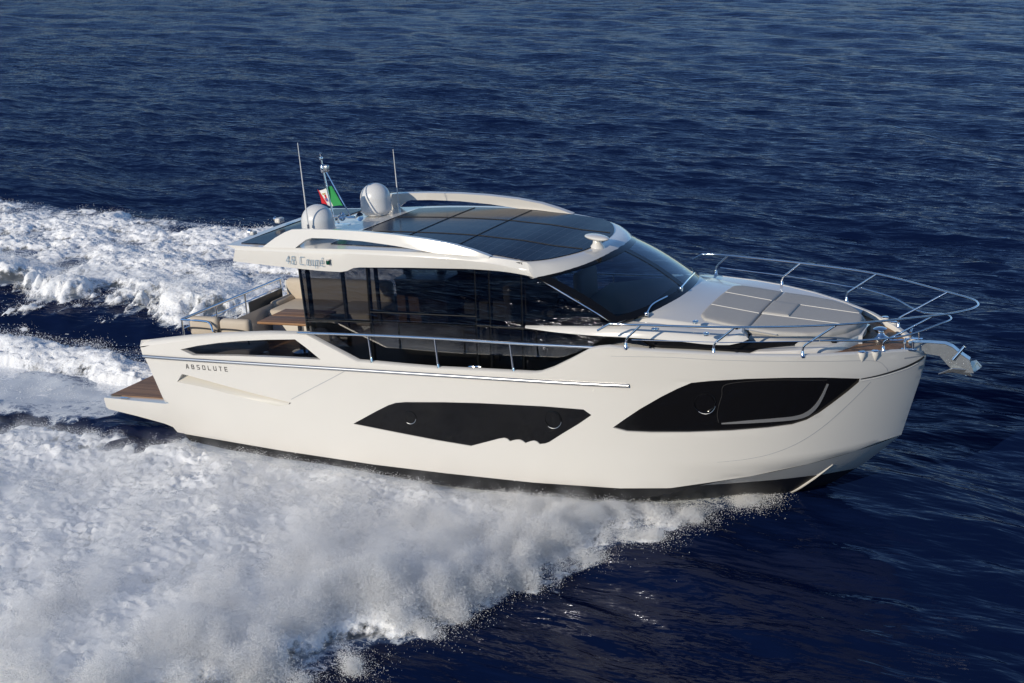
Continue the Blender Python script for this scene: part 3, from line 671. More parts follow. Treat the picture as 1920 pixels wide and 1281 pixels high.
# ------------------------------------------------------------------ roof
YE = [(1.4, 1.62), (1.5, 1.63), (2.2, 1.70), (3.2, 1.80), (4.0, 1.85), (5, 1.87), (5.7, 1.84), (6.37, 1.755), (7.0, 1.70), (7.4, 1.62)]
def ye(x): return float(np.interp(x, [p[0] for p in YE], [p[1] for p in YE]))
YB = [(a, b - 0.03) for a, b in YE]
ft = [yit(p, YE) for p in [(425, 459.5), (494, 464), (550, 465.5), (650, 467.5), (750, 471.5), (835, 476.5), (880, 480.5), (916, 484)]]
fc = [yit(p, YE) for p in [(441, 467.5), (500, 469.5), (560, 472), (650, 474.5), (750, 479), (835, 484), (880, 488), (930, 494), (975, 504), (1003, 514)]]
fbm_ = [yit(p, YB) for p in [(437, 490), (500, 497.5), (560, 504), (600, 508), (646, 510.5), (665, 501.5), (760, 502), (880, 504.5), (940, 508.5), (980, 513), (1004, 520.5)]]
ARC = [(6.957, -1.66, 1.655), (7.18, -1.44, 1.63), (7.34, -1.15, 1.615), (7.49, -0.75, 1.605), (7.555, -0.3, 1.60), (7.565, 0, 1.60)]
ARC = ARC + [(x, -y, z) for x, y, z in ARC[-2::-1]]
arc = resample(smoothpath(ARC, 8), 61); arc[:, 2] = np.interp(arc[:, 0], [6.957, 7.565], [1.655, 1.60]) + 0.02 * (1 - np.minimum(1, np.abs(arc[:, 1]) / 1.66) ** 2)
rf = MB()
NX = 46
def side_curves():
    c1 = resample(smoothpath(ft[:-1] + [np.array([6.45, -1.72, 1.73]), np.array([6.957, -1.665, 1.655])], 4), NX)
    c2 = resample(smoothpath(fc, 4), NX); c3 = resample(fbm_, 400)
    xs = c2[:, 0]; c3 = np.stack([np.interp(np.linspace(c3[0, 0], c3[-1, 0], NX), c3[:, 0], c3[:, k]) for k in range(3)], 1)
    return c1, c2, c3
c1, c2, c3 = side_curves()
_hd = np.array([7.11, -1.755, 1.44]); _md = (_hd + arc[0]) / 2 + np.array([0.0, -0.03, 0.015])
for _i in range(6):
    _t = (_i + 1) / 6; _t = _t * _t; c2[NX - 6 + _i] = c2[NX - 6 + _i] * (1 - _t) + _md * _t; c3[NX - 6 + _i] = c3[NX - 6 + _i] * (1 - _t) + _hd * _t; c1[NX - 6 + _i] = c1[NX - 6 + _i] * (1 - _t) + arc[0] * _t
rows = []
for i in range(NX):
    t = c1[i]; inn = t + [0, 0.10, 0.006]; low = c3[i]
    
    cam_ = [[t[0], t[1] + (0 - t[1]) * w, t[2] + 0.02 * (1 - (1 - w) ** 2)] for w in (0.06, 0.15, 0.25, 0.4, 0.6, 0.8, 1.0)]
    under = [[low[0], low[1] + 0.05, low[2] + 0.0], [low[0], low[1] + 0.3, low[2] + 0.03], [low[0], 0, max(low[2] + 0.03, 1.52)]]
    rows.append([under[2], under[1], under[0], low, low * 0.5 + c2[i] * 0.5 + [0, -0.01, 0], c2[i] + [0, -0.008, -0.012], c2[i] + [0, 0.0, 0.004], t] + cam_)
rf.grid(rows)
rf.add(rows[0], [tuple(range(len(rows[0])))])
rf.mirror()
# forward brow: panel arc down to the windscreen head
brow = resample(smoothpath([(7.11, -1.755, 1.44), (7.42, -1.47, 1.475), (7.66, -1.10, 1.495), (7.83, -0.62, 1.51), (7.895, -0.2, 1.515), (7.90, 0, 1.515)] +
                           [(7.895, 0.2, 1.515), (7.83, 0.62, 1.51), (7.66, 1.10, 1.495), (7.42, 1.47, 1.475), (7.11, 1.755, 1.44)], 8), 61)
rows = []
for k in range(61):
    a, b = arc[k], brow[k]; r = []
    for w in np.linspace(0, 1, 7): r.append(a * (1 - w) + b * w + np.array([0.03, 0, 0.03]) * math.sin(math.pi * w))
    r += [b + np.array([-0.02, 0, -0.012]), b + np.array([-0.18, -0.1 * np.sign(b[1]) * min(1, abs(b[1])), -0.005])]; rows.append(r)
rf.grid(rows)
for _s in (1, -1):
    _a = resample([c3[-1], c3[-1] * 0.5 + c2[-1] * 0.5 + [0, -0.01, 0], c2[-1] + [0, -0.008, -0.012], c2[-1] + [0, 0, 0.004], c1[-1]], 12); _b = resample([rows[0][k] for k in range(6, -1, -1)], 12)
    rf.grid([[p * np.array([1, _s, 1]) for p in _a], [p * np.array([1, _s, 1]) for p in _b]])
# roof skin between the last full section and the arc
sk = []
for k in range(61):
    y = arc[k][1]; x0_ = c1[-1, 0]
    sk.append([[x0_ + (arc[k][0] - x0_) * t, y, 1.655 + (arc[k][2] - 0.02 * (1 - (y / 1.66) ** 2) - 1.655) * t + 0.02 * (1 - (abs(y) / 1.66) ** 2)] for t in np.linspace(0, 1, 6)])
rf.grid(sk)
roof = rf.build("roof", GEL, yacht, smooth=32)
def roofz(x, y):
    z = np.interp(x, c1[:, 0], c1[:, 2]); e_ = ye(x); w = 1 - min(1, abs(y) / e_); zz = z + 0.02 * (1 - (1 - w) ** 2)
    if x > 6.957: zz = np.interp(x, [6.957, 7.565], [1.655, 1.60]) + 0.02 * (1 - min(1, abs(y) / 1.66) ** 2)
    return zz
def roof_panel(name, outline, up, m, step=(0.15, 0.15)):
    o2 = [tuple(p) for p in outline]; v, f, _ = cdt_regions(o2, [], step=step)
    P = [[x, y, roofz(x, y) + up] for x, y in v]; b = MB().add(P, [tuple(map(int, t)) for t in f])
    r = [[x, y, roofz(x, y) + up] for x, y in resample(o2 + [o2[0]], 120)]; b.grid([r, [[p[0], p[1], p[2] - up - 0.02] for p in r]])
    return b.build(name, m, roof, smooth=30)
px_ = [(3.47, -1.52), (4.2, -1.62), (5.2, -1.66), (6.0, -1.63), (6.5, -1.60), (6.92, -1.62)]
arcn = [(p[0] - 0.015, p[1] * 0.985) for p in arc[1:-1:3]]
roof_panel("solar_panel", px_ + arcn + [(x, -y) for x, y in px_[::-1]], 0.014, SOLAR)
roof_panel("solar_panel", [(1.72, -1.50), (2.35, -1.55), (2.35, 1.55), (1.72, 1.50)], 0.014, SOLAR)
for x in (4.55, 5.65):
    L_ = [[x, y, roofz(x, y) + 0.024] for y in np.linspace(-1.6, 1.6, 30)]
    MB().grid([L_, [[p[0] + 0.010, p[1], p[2]] for p in L_], [[p[0] + 0.010, p[1], p[2] - 0.01] for p in L_]]).build("panel_joint", RUBBER, roof)
for y in (-0.62, 0.62):
    L_ = [[x, y, roofz(x, y) + 0.024] for x in np.linspace(3.5, 7.45, 40)]
    MB().grid([L_, [[p[0], p[1] + 0.009, p[2]] for p in L_], [[p[0], p[1] + 0.009, p[2] - 0.01] for p in L_]]).build("panel_joint", RUBBER, roof)
# arches on both roof edges
def arch_y(x, z): return ye(x) - 0.005 - 0.30 * max(0, z - np.interp(x, [1.5, 6.4], [1.83, 1.74]))
def ap(px):
    y = -1.8
    for _ in range(40):
        p = by(px, y); y = 0.5 * y - 0.5 * arch_y(p[0], p[2])
    return by(px, y)
AO = [(490, 465.5), (497, 460), (515, 446.5), (533, 436), (547, 430.5), (575, 430), (620, 431), (680, 434.5), (740, 440.5), (800, 449), (850, 459), (885, 469), (918, 481), (916, 484.5), (880, 482), (835, 478), (800, 472), (740, 461), (680, 452.5), (620, 447.5), (583, 446.5), (573, 450), (562, 458), (552, 466.5)]
AO3 = [ap(p) for p in AO]
o2 = [(p[0], p[2]) for p in AO3]; v, f, _ = cdt_regions(o2, [], step=(0.12, 0.05))
fr = [[x, -arch_y(x, z), z] for x, z in v]; bk_ = [[x, -arch_y(x, z) + 0.11, z - 0.008] for x, z in v]
outl = resample(o2 + [o2[0]], 160)
for sgn in (1, -1):
    a = MB().add(fr, [tuple(map(int, t)) for t in f]); a.add(bk_, [tuple(map(int, t))[::-1] for t in f])
    a.grid([[[x, -arch_y(x, z), z] for x, z in o2 + [o2[0]]], [[x, -arch_y(x, z) + 0.02 + 0.0, z + 0.0] for x, z in o2 + [o2[0]]], [[x, -arch_y(x, z) + 0.11, z - 0.008] for x, z in o2 + [o2[0]]]])
    if sgn < 0: a.v = [(x, -y, z) for x, y, z in a.v]
    a.build("roof_arch", GEL, yacht, smooth=30)
# lettering on the roof fascia, navigation light
def fasc(px): return yit(px, [(a, b + 0.012) for a, b in YE])
q0, q1 = fasc((537, 494)), fasc((603, 498.5)); ud = (q1 - q0) / np.linalg.norm(q1 - q0); Lw = np.linalg.norm(q1 - q0)
vd = np.array([0, -0.02, 1.0]); nd2 = np.array([0, -1.0, 0]); xpos = 0.0; sc_ = Lw / 5.95
for chh, w in zip("48 Coupé", (0.8, 0.8, 0.35, 1.0, 0.62, 0.62, 0.62, 0.62)):
    if chh != ' ':
        h_ = 0.125; wd_ = w * sc_ * 0.62
        letter_mesh(chh, lambda x, y, z, o=q0 + ud * xpos: o + ud * x + vd * y + nd2 * (z + 0.006), wd_, h_, 0.0120, 0.18).build("letter", LETBLUE, roof, smooth=0, weld=0, recalc=False)
    xpos += w * sc_ + sc_ * 0.14
nl = fasc((616, 492)); nlo = MB().box(nl + [0, -0.015, 0], (0.06, 0.05, 0.075), bev=0.018).build("navigation_light", GREENL, roof)
MB().box(nl + [0.0, -0.02, 0.045], (0.075, 0.06, 0.014), bev=0.005).build("light_hood", GEL, nlo)
# domes
for c, (bs, r, h) in enumerate((((2.90, -0.945, 1.86), 0.275, 0.52), ((2.93, 0.945, 1.86), 0.275, 0.55))):
    prof = [(r * 0.80, 0.0), (r * 0.84, 0.03), (r * 0.97, 0.05), (r, 0.10)] + [(r * (1 - 0.02 * t), 0.10 + t * (h - r * 0.95 - 0.10)) for t in (0.5, 1)] + [(r * 0.98 * math.cos(a), h - r * 0.95 + r * 0.95 * math.sin(a)) for a in np.linspace(0.1, 1.52, 14)]
    dm = MB().lathe(prof, bs, (0, 0, 1), 48).build("radar_dome", RADO, yacht, smooth=60)
    MB().lathe([(r * 0.62, -0.05), (r * 0.6, 0.02)], bs, (0, 0, 1), 24).build("dome_base", GEL, dm)
# antennas
for b_, t_ in ((by((579, 432), -1.30), by((558, 268), -1.42)), (bz((748, 388), 1.87), by((737, 280), 1.46))):
    an = MB().tube([b_, b_ * 0.5 + t_ * 0.5, t_], [0.012, 0.010, 0.006], 8).build("whip_antenna", RADO, yacht)
    MB().tube([b_ + [0, 0, -0.04], b_ + (t_ - b_) * 0.07], 0.020, 10).build("antenna_mount", CHROME, an)
# light mast
mb_, mt = by((629, 425), 0.0) + [0, 0, 0.04], by((606.5, 322), 0.0)
mast = MB().tube([mb_, mt], 0.017, 10).build("light_mast", CHROME, yacht)
MB().tube([by((657, 405), 0.0), by((612, 323), 0.0)], 0.012, 8).build("mast_strut", CHROME, mast)
MB().lathe([(0.03, -0.02), (0.045, 0.0), (0.045, 0.10), (0.03, 0.12), (0.012, 0.13), (0.012, 0.20), (0.03, 0.205), (0.035, 0.23), (0.03, 0.25), (0.012, 0.26), (0.012, 0.30), (0.02, 0.31), (0.0, 0.33)], mt, (-0.08, 0, 1), 16).build("mast_light", CHROME, mast)
MB().box(mt + [0.075, -0.02, 0.06], (0.09, 0.09, 0.11), bev=0.02).build("floodlight", SATIN, mast)
# horn with two trumpets
h0 = np.array([2.77, -0.10, 1.93]); h1 = np.array([3.12, -0.10, 1.93])
hn = MB().tube([h0 + [0, 0, -0.04], h0 + [0, 0, 0.07], h1 + [0, 0, 0.07]], 0.018, 8).build("horn", CHROME, yacht)
for c in (h0, h1): MB().lathe([(0.02, -0.12), (0.022, 0.0), (0.035, 0.06), (0.075, 0.11), (0.078, 0.115), (0.01, 0.09)], c + [0, 0, 0.08], (1, -0.35, 0.1), 20).build("trumpet", CHROME, hn)
MB().box((2.86, -0.22, 1.90), (0.42, 0.05, 0.025)).build("horn_bracket", CHROME, hn)
# search light pod on the brow
rp = np.array([7.60, -0.36, 1.615]); 
sp_ = MB().lathe([(0.12, -0.02), (0.11, 0.02), (0.07, 0.07), (0.06, 0.13)], rp, (0, 0, 1), 24).build("radar_pedestal", GEL, yacht)
pod = MB(); bm = bmesh.new(); bmesh.ops.create_uvsphere(bm, u_segments=28, v_segments=12, radius=1)
pod.add([rp + [0, 0, 0.16] + np.array([v.co[0] * 0.13, v.co[1] * 0.30, v.co[2] * 0.045]) @ np.array([[0.6, -0.8, 0], [0.8, 0.6, 0], [0, 0, 1]]).T for v in bm.verts], [tuple(v.index for v in f.verts) for f in bm.faces]); bm.free()
pod.build("scanner", GEL, sp_)
# camera pods along the aft edge
for px, s in (((524, 413), 0.11), ((475, 437), 0.08)):
    p = bz(px, 1.95); cm = MB().box(p, (s, s * 1.6, s * 0.8), bev=s * 0.25).build("aft_camera", GEL, yacht); MB().lathe([(0.03, 0), (0.04, 0.05), (0.01, 0.055)], p + [-s / 2, 0, 0.02], (-1, 0, 0.2), 14).build("lens", CHROME, cm)

# ------------------------------------------------------------------ rails
RT = 0.0165
def mir(p): return np.array([p[0], -p[1], p[2]])
Btop = [np.array(p) for p in [(8.499, -2.308, 0.935), (8.941, -2.272, 0.928), (10.238, -2.019, 0.883), (11.549, -1.540, 0.845), (12.738, -0.686, 0.797)]]
endp = by((1120, 620), -2.33)
half = [endp, Btop[0] + [-0.02, 0, 0]] + [Btop[0] + [0.05, 0.004, 0]] + Btop[1:] + [np.array([13.12, -0.33, 0.793]), np.array([13.235, -0.10, 0.793])]
path = [half[0]] + smoothpath(half[1:] + [mir(p) for p in half[:0:-1]], 8) + [mir(half[0])]
bow = MB().tube(path, RT, 10).build("bow_rail", CHROME, yacht, smooth=60)
bases = [(8.709, -2.297, 0.586), (9.915, -2.025, 0.487), (11.069, -1.559, 0.371), (12.025, -0.657, 0.23)]
for sgn in (1, -1):
    for b_, t_ in zip(bases, Btop[1:]):
        b_ = np.array(b_); kn = b_ + np.array([0.035, 0, 0.16]); pth = smoothpath([b_ + [0, 0, -0.02], b_ + [0.0, 0, 0.08], kn, kn * 0.7 + t_ * 0.3, t_], 5)
        if sgn < 0: pth = [mir(p) for p in pth]
        st = MB().tube(pth, 0.0155, 8).build("stanchion", CHROME, bow, smooth=60)
        MB().lathe([(0.035, -0.02), (0.035, 0.0), (0.024, 0.012), (0.022, 0.07), (0.017, 0.08)], b_ if sgn > 0 else mir(b_), (0, 0, 1), 14).build("stanchion_base", CHROME, st)
def onst(i, f): return np.array(bases[i]) * (1 - f) + Btop[i + 1] * f
lowh = [onst(2, 0.50), (onst(2, 0.5) + onst(3, 0.45)) / 2 + [0.02, -0.12, 0], onst(3, 0.45), np.array([12.75, -0.28, 0.565]), np.array([12.865, -0.08, 0.572])]
MB().tube(smoothpath(lowh + [mir(p) for p in lowh[::-1]], 8), 0.0145, 8).build("lower_rail", CHROME, bow, smooth=60)
for sgn in (1, -1):
    w_ = [onst(0, 0.36), onst(1, 0.42), onst(2, 0.48)]; w_ = w_ if sgn > 0 else [mir(p) for p in w_]
    for a, b_ in zip(w_[:-1], w_[1:]): MB().tube([a, b_], 0.006, 6).build("guard_wire", CHROME, bow)
for sgn in (1, -1):                                   # side deck rail
    yS = -2.235
    pth = [by(p, yS) for p in [(555, 622.5), (573, 624.5), (690, 628.5), (815, 634.5), (956, 643.5), (1040, 648), (1100, 651), (1124, 652), (1131, 654.5), (1134, 660)]]
    pth[0] = pth[0] + [0, 0.04, -0.03]
    if sgn < 0: pth = [mir(p) for p in pth]
    sr = MB().tube(smoothpath(pth, 5), 0.021, 10).build("side_rail", CHROME, yacht, smooth=60)
    for t_, b_ in (((690, 629), (697.5, 681)), ((815, 635), (822.5, 693)), ((956, 644), (963.5, 700))):
        a, c = by(t_, yS), by(b_, yS); a, c = (a, c) if sgn > 0 else (mir(a), mir(c))
        s_ = MB().tube([a, c + (a - c) * 0.4, c], [0.015, 0.016, 0.018], 8).build("stanchion", CHROME, sr, smooth=60)
        MB().lathe([(0.03, -0.02), (0.028, 0.0), (0.022, 0.08), (0.018, 0.09)], c, (0, 0, 1), 12).build("stanchion_base", CHROME, s_)
for sgn in (1, -1):                                   # pair of deck cleats by the walkway
    for px in (885, 896.5):
        p = by((px, 691.5), -2.16); p = p if sgn > 0 else mir(p)
        MB().tube([p + [0, 0, -0.06], p + [0, 0, 0.0], p + [0.0, 0, 0.03]], [0.018, 0.014, 0.02], 8).tube([p + [-0.055, 0, 0.03], p + [0, 0, 0.035], p + [0.055, 0, 0.03]], [0.010, 0.016, 0.010], 8).build("cleat", CHROME, yacht)
# cockpit rails
r1, r2 = np.array([0.297, -1.541, 0.464]), np.array([0.297, 1.541, 0.464])
cr = MB().tube([r1, r2], 0.024, 10).build("cockpit_rail", CHROME, yacht, smooth=60)
for y in (-1.53, -0.55, 0.35, 1.53):
    MB().tube([[0.297, y, 0.46], [0.297, y, -0.2]], 0.018, 8).build("rail_post", CHROME, cr)
MB().tube(smoothpath([r1 + [0, 0, 0], by((378, 602), -1.6), by((393, 606), -1.65), by((400, 622), -1.7)], 6), 0.02, 8).build("return_rail", CHROME, cr)
MB().tube([[0.297, -1.53, 0.30], [0.297, 1.53, 0.30]], 0.012, 8).build("lower_rail", CHROME, cr)
MB().box((0.33, 0.95, 0.0), (0.02, 1.1, 0.56)).build("rail_panel", SMOKE, cr)

# ------------------------------------------------------------------ bow hardware
def fairlead(p, nm="fairlead"):
    return MB().tube(smoothpath([p + [-0.10, 0, -0.03], p + [-0.09, 0, 0.05], p + [0, 0, 0.075], p + [0.09, 0, 0.05], p + [0.10, 0, -0.03]], 4), 0.016, 8).build(nm, CHROME, yacht, smooth=60)
for sgn in (1, -1):
    p = np.array([12.30, -0.29 * 1, 0.21]); q = p if sgn > 0 else mir(p); 
    cl_ = MB().tube([q + [-0.03, 0, -0.05], q + [-0.03, 0, 0.06]], 0.02, 8).tube([q + [-0.03, -0.03, 0.06], q + [-0.03, 0.10, 0.09]], 0.016, 8).tube([q + [0.09, 0, -0.05], q + [0.09, 0, 0.08]], 0.016, 8).box(q + [0.03, 0, -0.045], (0.22, 0.07, 0.02)).build("mooring_cleat", CHROME, yacht, smooth=60)
    for px in ((1615, 662), (1640, 660.5)):
        s2_ = h2((px[0], px[1] + 4)); c = hull3(*s2_, 0.0); dd = []
        for a, rr_ in ((0.015, 0.055), (-0.03, 0.058), (-0.10, 0.03), (-0.15, 0.004)):
            dd.append((rr_, a))
        cc = c if sgn > 0 else mir(c)
        ho = MB().lathe([(r_, h_) for r_, h_ in dd], cc + [0, 0.03 * sgn, 0.02], (0, 0, 1), 20).build("fender_socket", GEL, yacht)
        MB().lathe([(0.05, 0.0), (0.05, 0.012), (0.03, 0.016)], cc + [0, 0.03 * sgn, 0.035], (0, 0, 1), 20).build("socket_cap", CHROME, ho)
wc = np.array([11.86, 0.05, 0.22])
wl_ = MB().lathe([(0.13, -0.05), (0.13, 0.01), (0.10, 0.03), (0.07, 0.05), (0.055, 0.09), (0.09, 0.13), (0.10, 0.15), (0.06, 0.17), (0.02, 0.175)], wc, (0, 0, 1), 24).build("windlass", CHROME, yacht)
MB().tube(smoothpath([wc + [0.02, -0.12, 0.03], wc + [0.2, -0.08, 0.0], wc + [0.42, 0.0, 0.0]], 6), [0.018 if i % 2 else 0.010 for i in range(13)], 6).build("anchor_chain", CHROME, wl_)
MB().box(wc + [-0.22, -0.15, -0.02], (0.12, 0.14, 0.05), bev=0.02).build("foot_switch", CHROME, wl_)
# anchor roller: two steel cheeks with an arched channel
def y0(px, y=0.0): return by(px, y)
cheek = [(1702, 645), (1718, 643), (1745, 644), (1772, 646), (1786, 652), (1800, 664), (1818, 676), (1826, 700), (1790, 697), (1776, 684), (1762, 668), (1735, 663), (1716, 655)]
ar = MB(); C2 = [y0(p, -0.07) for p in cheek]
ar.prism(C2, [0, 0.012, 0]); ar.prism([p + [0, 0.13, 0] for p in C2], [0, 0.012, 0])
topk = [y0(p, -0.07) for p in [(1702, 645), (1718, 643), (1745, 644), (1772, 646), (1786, 652), (1800, 664), (1818, 676)]]
ar.grid([[p + [0, 0, 0.006] for p in topk], [p + [0, 0.142, 0.006] for p in topk]])
aro = ar.build("anchor_roller", BRUSH, yacht, smooth=30)
MB().tube([y0((1787, 675), -0.09), y0((1809, 650), -0.06)], 0.024, 10).build("roller_pin", CHROME, aro)

# ------------------------------------------------------------------ loose things aboard
anb = y0((1806, 700), 0.0)
anc = thing("anchor", "polished steel anchor hanging under the bow roller", "anchor", anb)
sh = [y0(p, 0.0) - anb for p in [(1790, 664), (1806, 678), (1816, 690), (1812, 703)]]
MB().tube(smoothpath(sh, 4), [0.035] * 12 + [0.04], 8).build("shank", CHROME, anc, smooth=60)
tipA = [y0((1759, 702), -0.15), y0((1785, 693), -0.16), y0((1812, 693), -0.10), y0((1824, 699), 0.0), y0((1818, 707), 0.0), y0((1808, 703), -0.03), y0((1785, 698), -0.13)]
fl = MB(); tipm = [y0((1759, 702), -0.15) - anb, y0((1785, 692), -0.17) - anb, y0((1815, 694), -0.06) - anb, y0((1822, 706), 0.0) - anb, y0((1806, 702), 0.0) - anb, y0((1785, 698), -0.14) - anb]
fl.prism(tipm, [0.006, 0.02, 0.012]); fl.build("fluke", BRUSH, anc)
tipm = [y0((1842, 687), 0.16) - anb, y0((1832, 676), 0.14) - anb, y0((1822, 678), 0.07) - anb, y0((1818, 700), 0.0) - anb, y0((1824, 700), 0.02) - anb, y0((1836, 692), 0.14) - anb]
MB().prism(tipm, [-0.006, -0.02, 0.012]).build("fluke", BRUSH, anc)

# sunpad on the foredeck
PADO = [(9.385, 0.0), (9.39, -0.55), (9.40, -0.90), (9.50, -1.05), (9.80, -1.09), (10.17, -1.10), (10.6, -1.09), (11.0, -0.99), (11.3, -0.78), (11.48, -0.52), (11.58, -0.25), (11.61, 0)]
PADO = PADO + [(x, -y) for x, y in PADO[-2:0:-1]]
def padz(x, y): return np.interp(x, [9.3, 10.17, 11.0, 11.65], [0.785, 0.652, 0.565, 0.50]) - 0.03 * (y / 1.1) ** 2
pb = (10.4, 0, 0.45); sunpad = thing("sunpad", "grey sunbathing pad with white piping on the foredeck", "sunpad", pb)
def cushion(outline, zt, zb, bev, name, m, parent, base):
    O = np.array(resample(list(outline) + [outline[0]], 140)[:-1]); c = O.mean(0)
    def inset(d):
        T = np.roll(O, -1, 0) - np.roll(O, 1, 0); T /= np.linalg.norm(T, axis=1)[:, None]; Nn = np.stack([-T[:, 1], T[:, 0]], 1)
        if ((O + Nn * 0.01 - c) ** 2).sum() > ((O - c) ** 2).sum(): Nn = -Nn
        return O + Nn * d
    b = MB(); rows = []
    for d, f in ((bev * 0.6, -1.0), (0.0, -0.8), (0, -bev), (bev * 0.3, -bev * 0.3), (bev, 0), (bev * 2, 0.004)):
        Q = inset(d); rows.append([[x, y, (zb(x, y) if f == -1.0 else zb(x, y) + 0.02 if f == -0.8 else zt(x, y) + f)] for x, y in Q])
    b.grid([r + [r[0]] for r in rows])
    Q = inset(bev * 2); v, f, _ = cdt_regions([tuple(q) for q in Q], [], step=(0.12, 0.12)); b.add([[x, y, zt(x, y) + 0.004] for x, y in v], [tuple(map(int, t)) for t in f])
    return b.build(name, m, parent, smooth=50, base=base)
XS = 10.172
aftO = [p for p in PADO if p[0] <= 10.17] 
ys_ = [p for p in PADO if p[0] < XS]
aft_out = [(XS - 0.008, 1.10)] + [p for p in PADO if p[0] < XS - 0.02 and p[1] > 0][::1] + [p for p in PADO if p[0] < XS - 0.02 and p[1] <= 0] + [(XS - 0.008, -1.10)]
aft_out = [(XS - 0.008, 1.10), (9.80, 1.09), (9.50, 1.05), (9.40, 0.90), (9.39, 0.55), (9.385, 0.0), (9.39, -0.55), (9.40, -0.90), (9.50, -1.05), (9.80, -1.09), (XS - 0.008, -1.10)]
fwd_out = [(XS + 0.008, -1.10), (10.6, -1.09), (11.0, -0.99), (11.3, -0.78), (11.48, -0.52), (11.58, -0.25), (11.61, 0), (11.58, 0.25), (11.48, 0.52), (11.3, 0.78), (11.0, 0.99), (10.6, 1.09), (XS + 0.008, 1.10)]
def zb1(x, y): return padz(x, y) - 0.13
cushion(aft_out, padz, zb1, 0.025, "aft_cushion", PADM, sunpad, pb)
cushion(fwd_out, padz, lambda x, y: padz(x, y) - 0.10, 0.03, "forward_cushion", PADM, sunpad, pb)
bol = [(10.20, -1.22), (10.6, -1.23), (11.0, -1.14), (11.32, -0.90), (11.52, -0.6), (11.63, -0.28), (11.66, 0), (11.63, 0.28), (11.52, 0.6), (11.32, 0.90), (11.0, 1.14), (10.6, 1.23), (10.20, 1.22)]
cushion(bol, lambda x, y: padz(x, y) - 0.075, lambda x, y: padz(x, y) - 0.24, 0.05, "bolster", PADM, sunpad, pb)
for y in (-0.39, 0.39):
    for x0_, x1_ in ((9.42, XS - 0.02), (XS + 0.02, 11.50)):
        L_ = [np.array([x, y * (1 - 0.10 * max(0, x - 10.17)), padz(x, y) + 0.006]) - pb for x in np.linspace(x0_, x1_, 12)]
        MB().tube(L_, 0.006, 6).build("piping", PIPE, sunpad)
hd = [(10.19, -0.37), (10.62, -0.36), (10.62, 0.36), (10.19, 0.37)]
cushion([(10.19, -0.36), (10.60, -0.355), (10.60, 0.355), (10.19, 0.36)], lambda x, y: padz(x, y) + 0.025, lambda x, y: padz(x, y) - 0.02, 0.02, "headrest", PADM, sunpad, pb)

# cockpit furniture
def seat(name, label, base, blocks, cat="sofa", group=None):
    t = thing(name, label, cat, base, group)
    for nm, c, d, m, bv in blocks: MB().box(np.array(c) - base, d, bev=bv).build(nm, m, t, smooth=50, base=None)
    return t
s1 = seat("cockpit_sofa", "cream sofa along the near cockpit side, seen from behind its low back cushions", (1.1, -1.45, -0.45),
     [("plinth", (1.1, -1.42, -0.3), (1.3, 0.6, 0.3), GEL, 0.02), ("seat_cushion", (1.1, -1.40, -0.05), (1.3, 0.62, 0.16), CUSH, 0.05)])
for x0_, x1_ in ((0.47, 1.06), (1.10, 1.70)):
    z_ = 0.34 + (0.02 if x0_ < 0.6 else 0.0)
    MB().box(np.array([(x0_ + x1_) / 2, -1.50, z_]) - (1.1, -1.45, -0.45), (x1_ - x0_, 0.18, 0.34), bev=0.07).build("back_cushion", CUSH, s1, smooth=60)
    hb_ = [np.array(p) - (1.1, -1.45, -0.45) for p in [(x0_ + 0.02, -1.62, 0.30), (x0_ + 0.06, -1.64, 0.36), (x1_ - 0.10, -1.64, 0.35), (x1_ - 0.02, -1.62, 0.28), (x1_ - 0.02, -1.58, 0.1)]]
    MB().tube(smoothpath(hb_, 4), 0.013, 8).build("back_rail", RUBBER, s1, smooth=60)
s2 = seat("cockpit_sofa", "cream sofa with tall backrest on the far cockpit side beyond the table", (2.0, 1.3, -0.45),
     [("plinth", (1.70, 1.15, -0.3), (2.2, 0.95, 0.32), GEL, 0.02), ("seat_cushion", (1.18, 1.10, -0.03), (1.25, 1.0, 0.24), CUSH, 0.08), ("seat_cushion", (2.30, 1.10, -0.03), (0.95, 1.0, 0.24), CUSH, 0.08),
      ("back_cushion", (1.55, 1.62, 0.22), (2.3, 0.22, 0.50), CUSH, 0.09), ("arm_cushion", (0.50, 1.25, 0.02), (0.2, 0.7, 0.3), CUSH, 0.08)])
tbt = thing("cockpit_table", "teak table between the two cream cockpit sofas", "table", (1.75, 0.0, -0.45))
for y in (-0.49, -0.02, ): MB().box(np.array([1.72, y + 0.12, 0.19]) - (1.75, 0.0, -0.45), (1.08, 0.45, 0.045), bev=0.01).build("tabletop", TEAKT, tbt)
MB().lathe([(0.2, 0), (0.2, 0.02), (0.06, 0.05), (0.05, 0.6)], np.array([0, -0.1, 0.0]), (0, 0, 1), 20).build("pedestal", CHROME, tbt)
fs = thing("folding_chair", "folded dark framed chair beside the cabin door under the roof", "chair", (2.45, -1.0, -0.45))
for dx in (0, 0.45): MB().tube([np.array([dx, 0, 0]), np.array([dx + 0.05, 0.0, 0.62])], 0.015, 8).build("leg", RUBBER, fs)
MB().box(np.array([0.25, 0.02, 0.5]), (0.42, 0.03, 0.22), bev=0.01).build("backrest", CUSH, fs); MB().box(np.array([0.25, 0.2, 0.3]), (0.42, 0.4, 0.05), bev=0.015).build("seat", CUSH, fs)

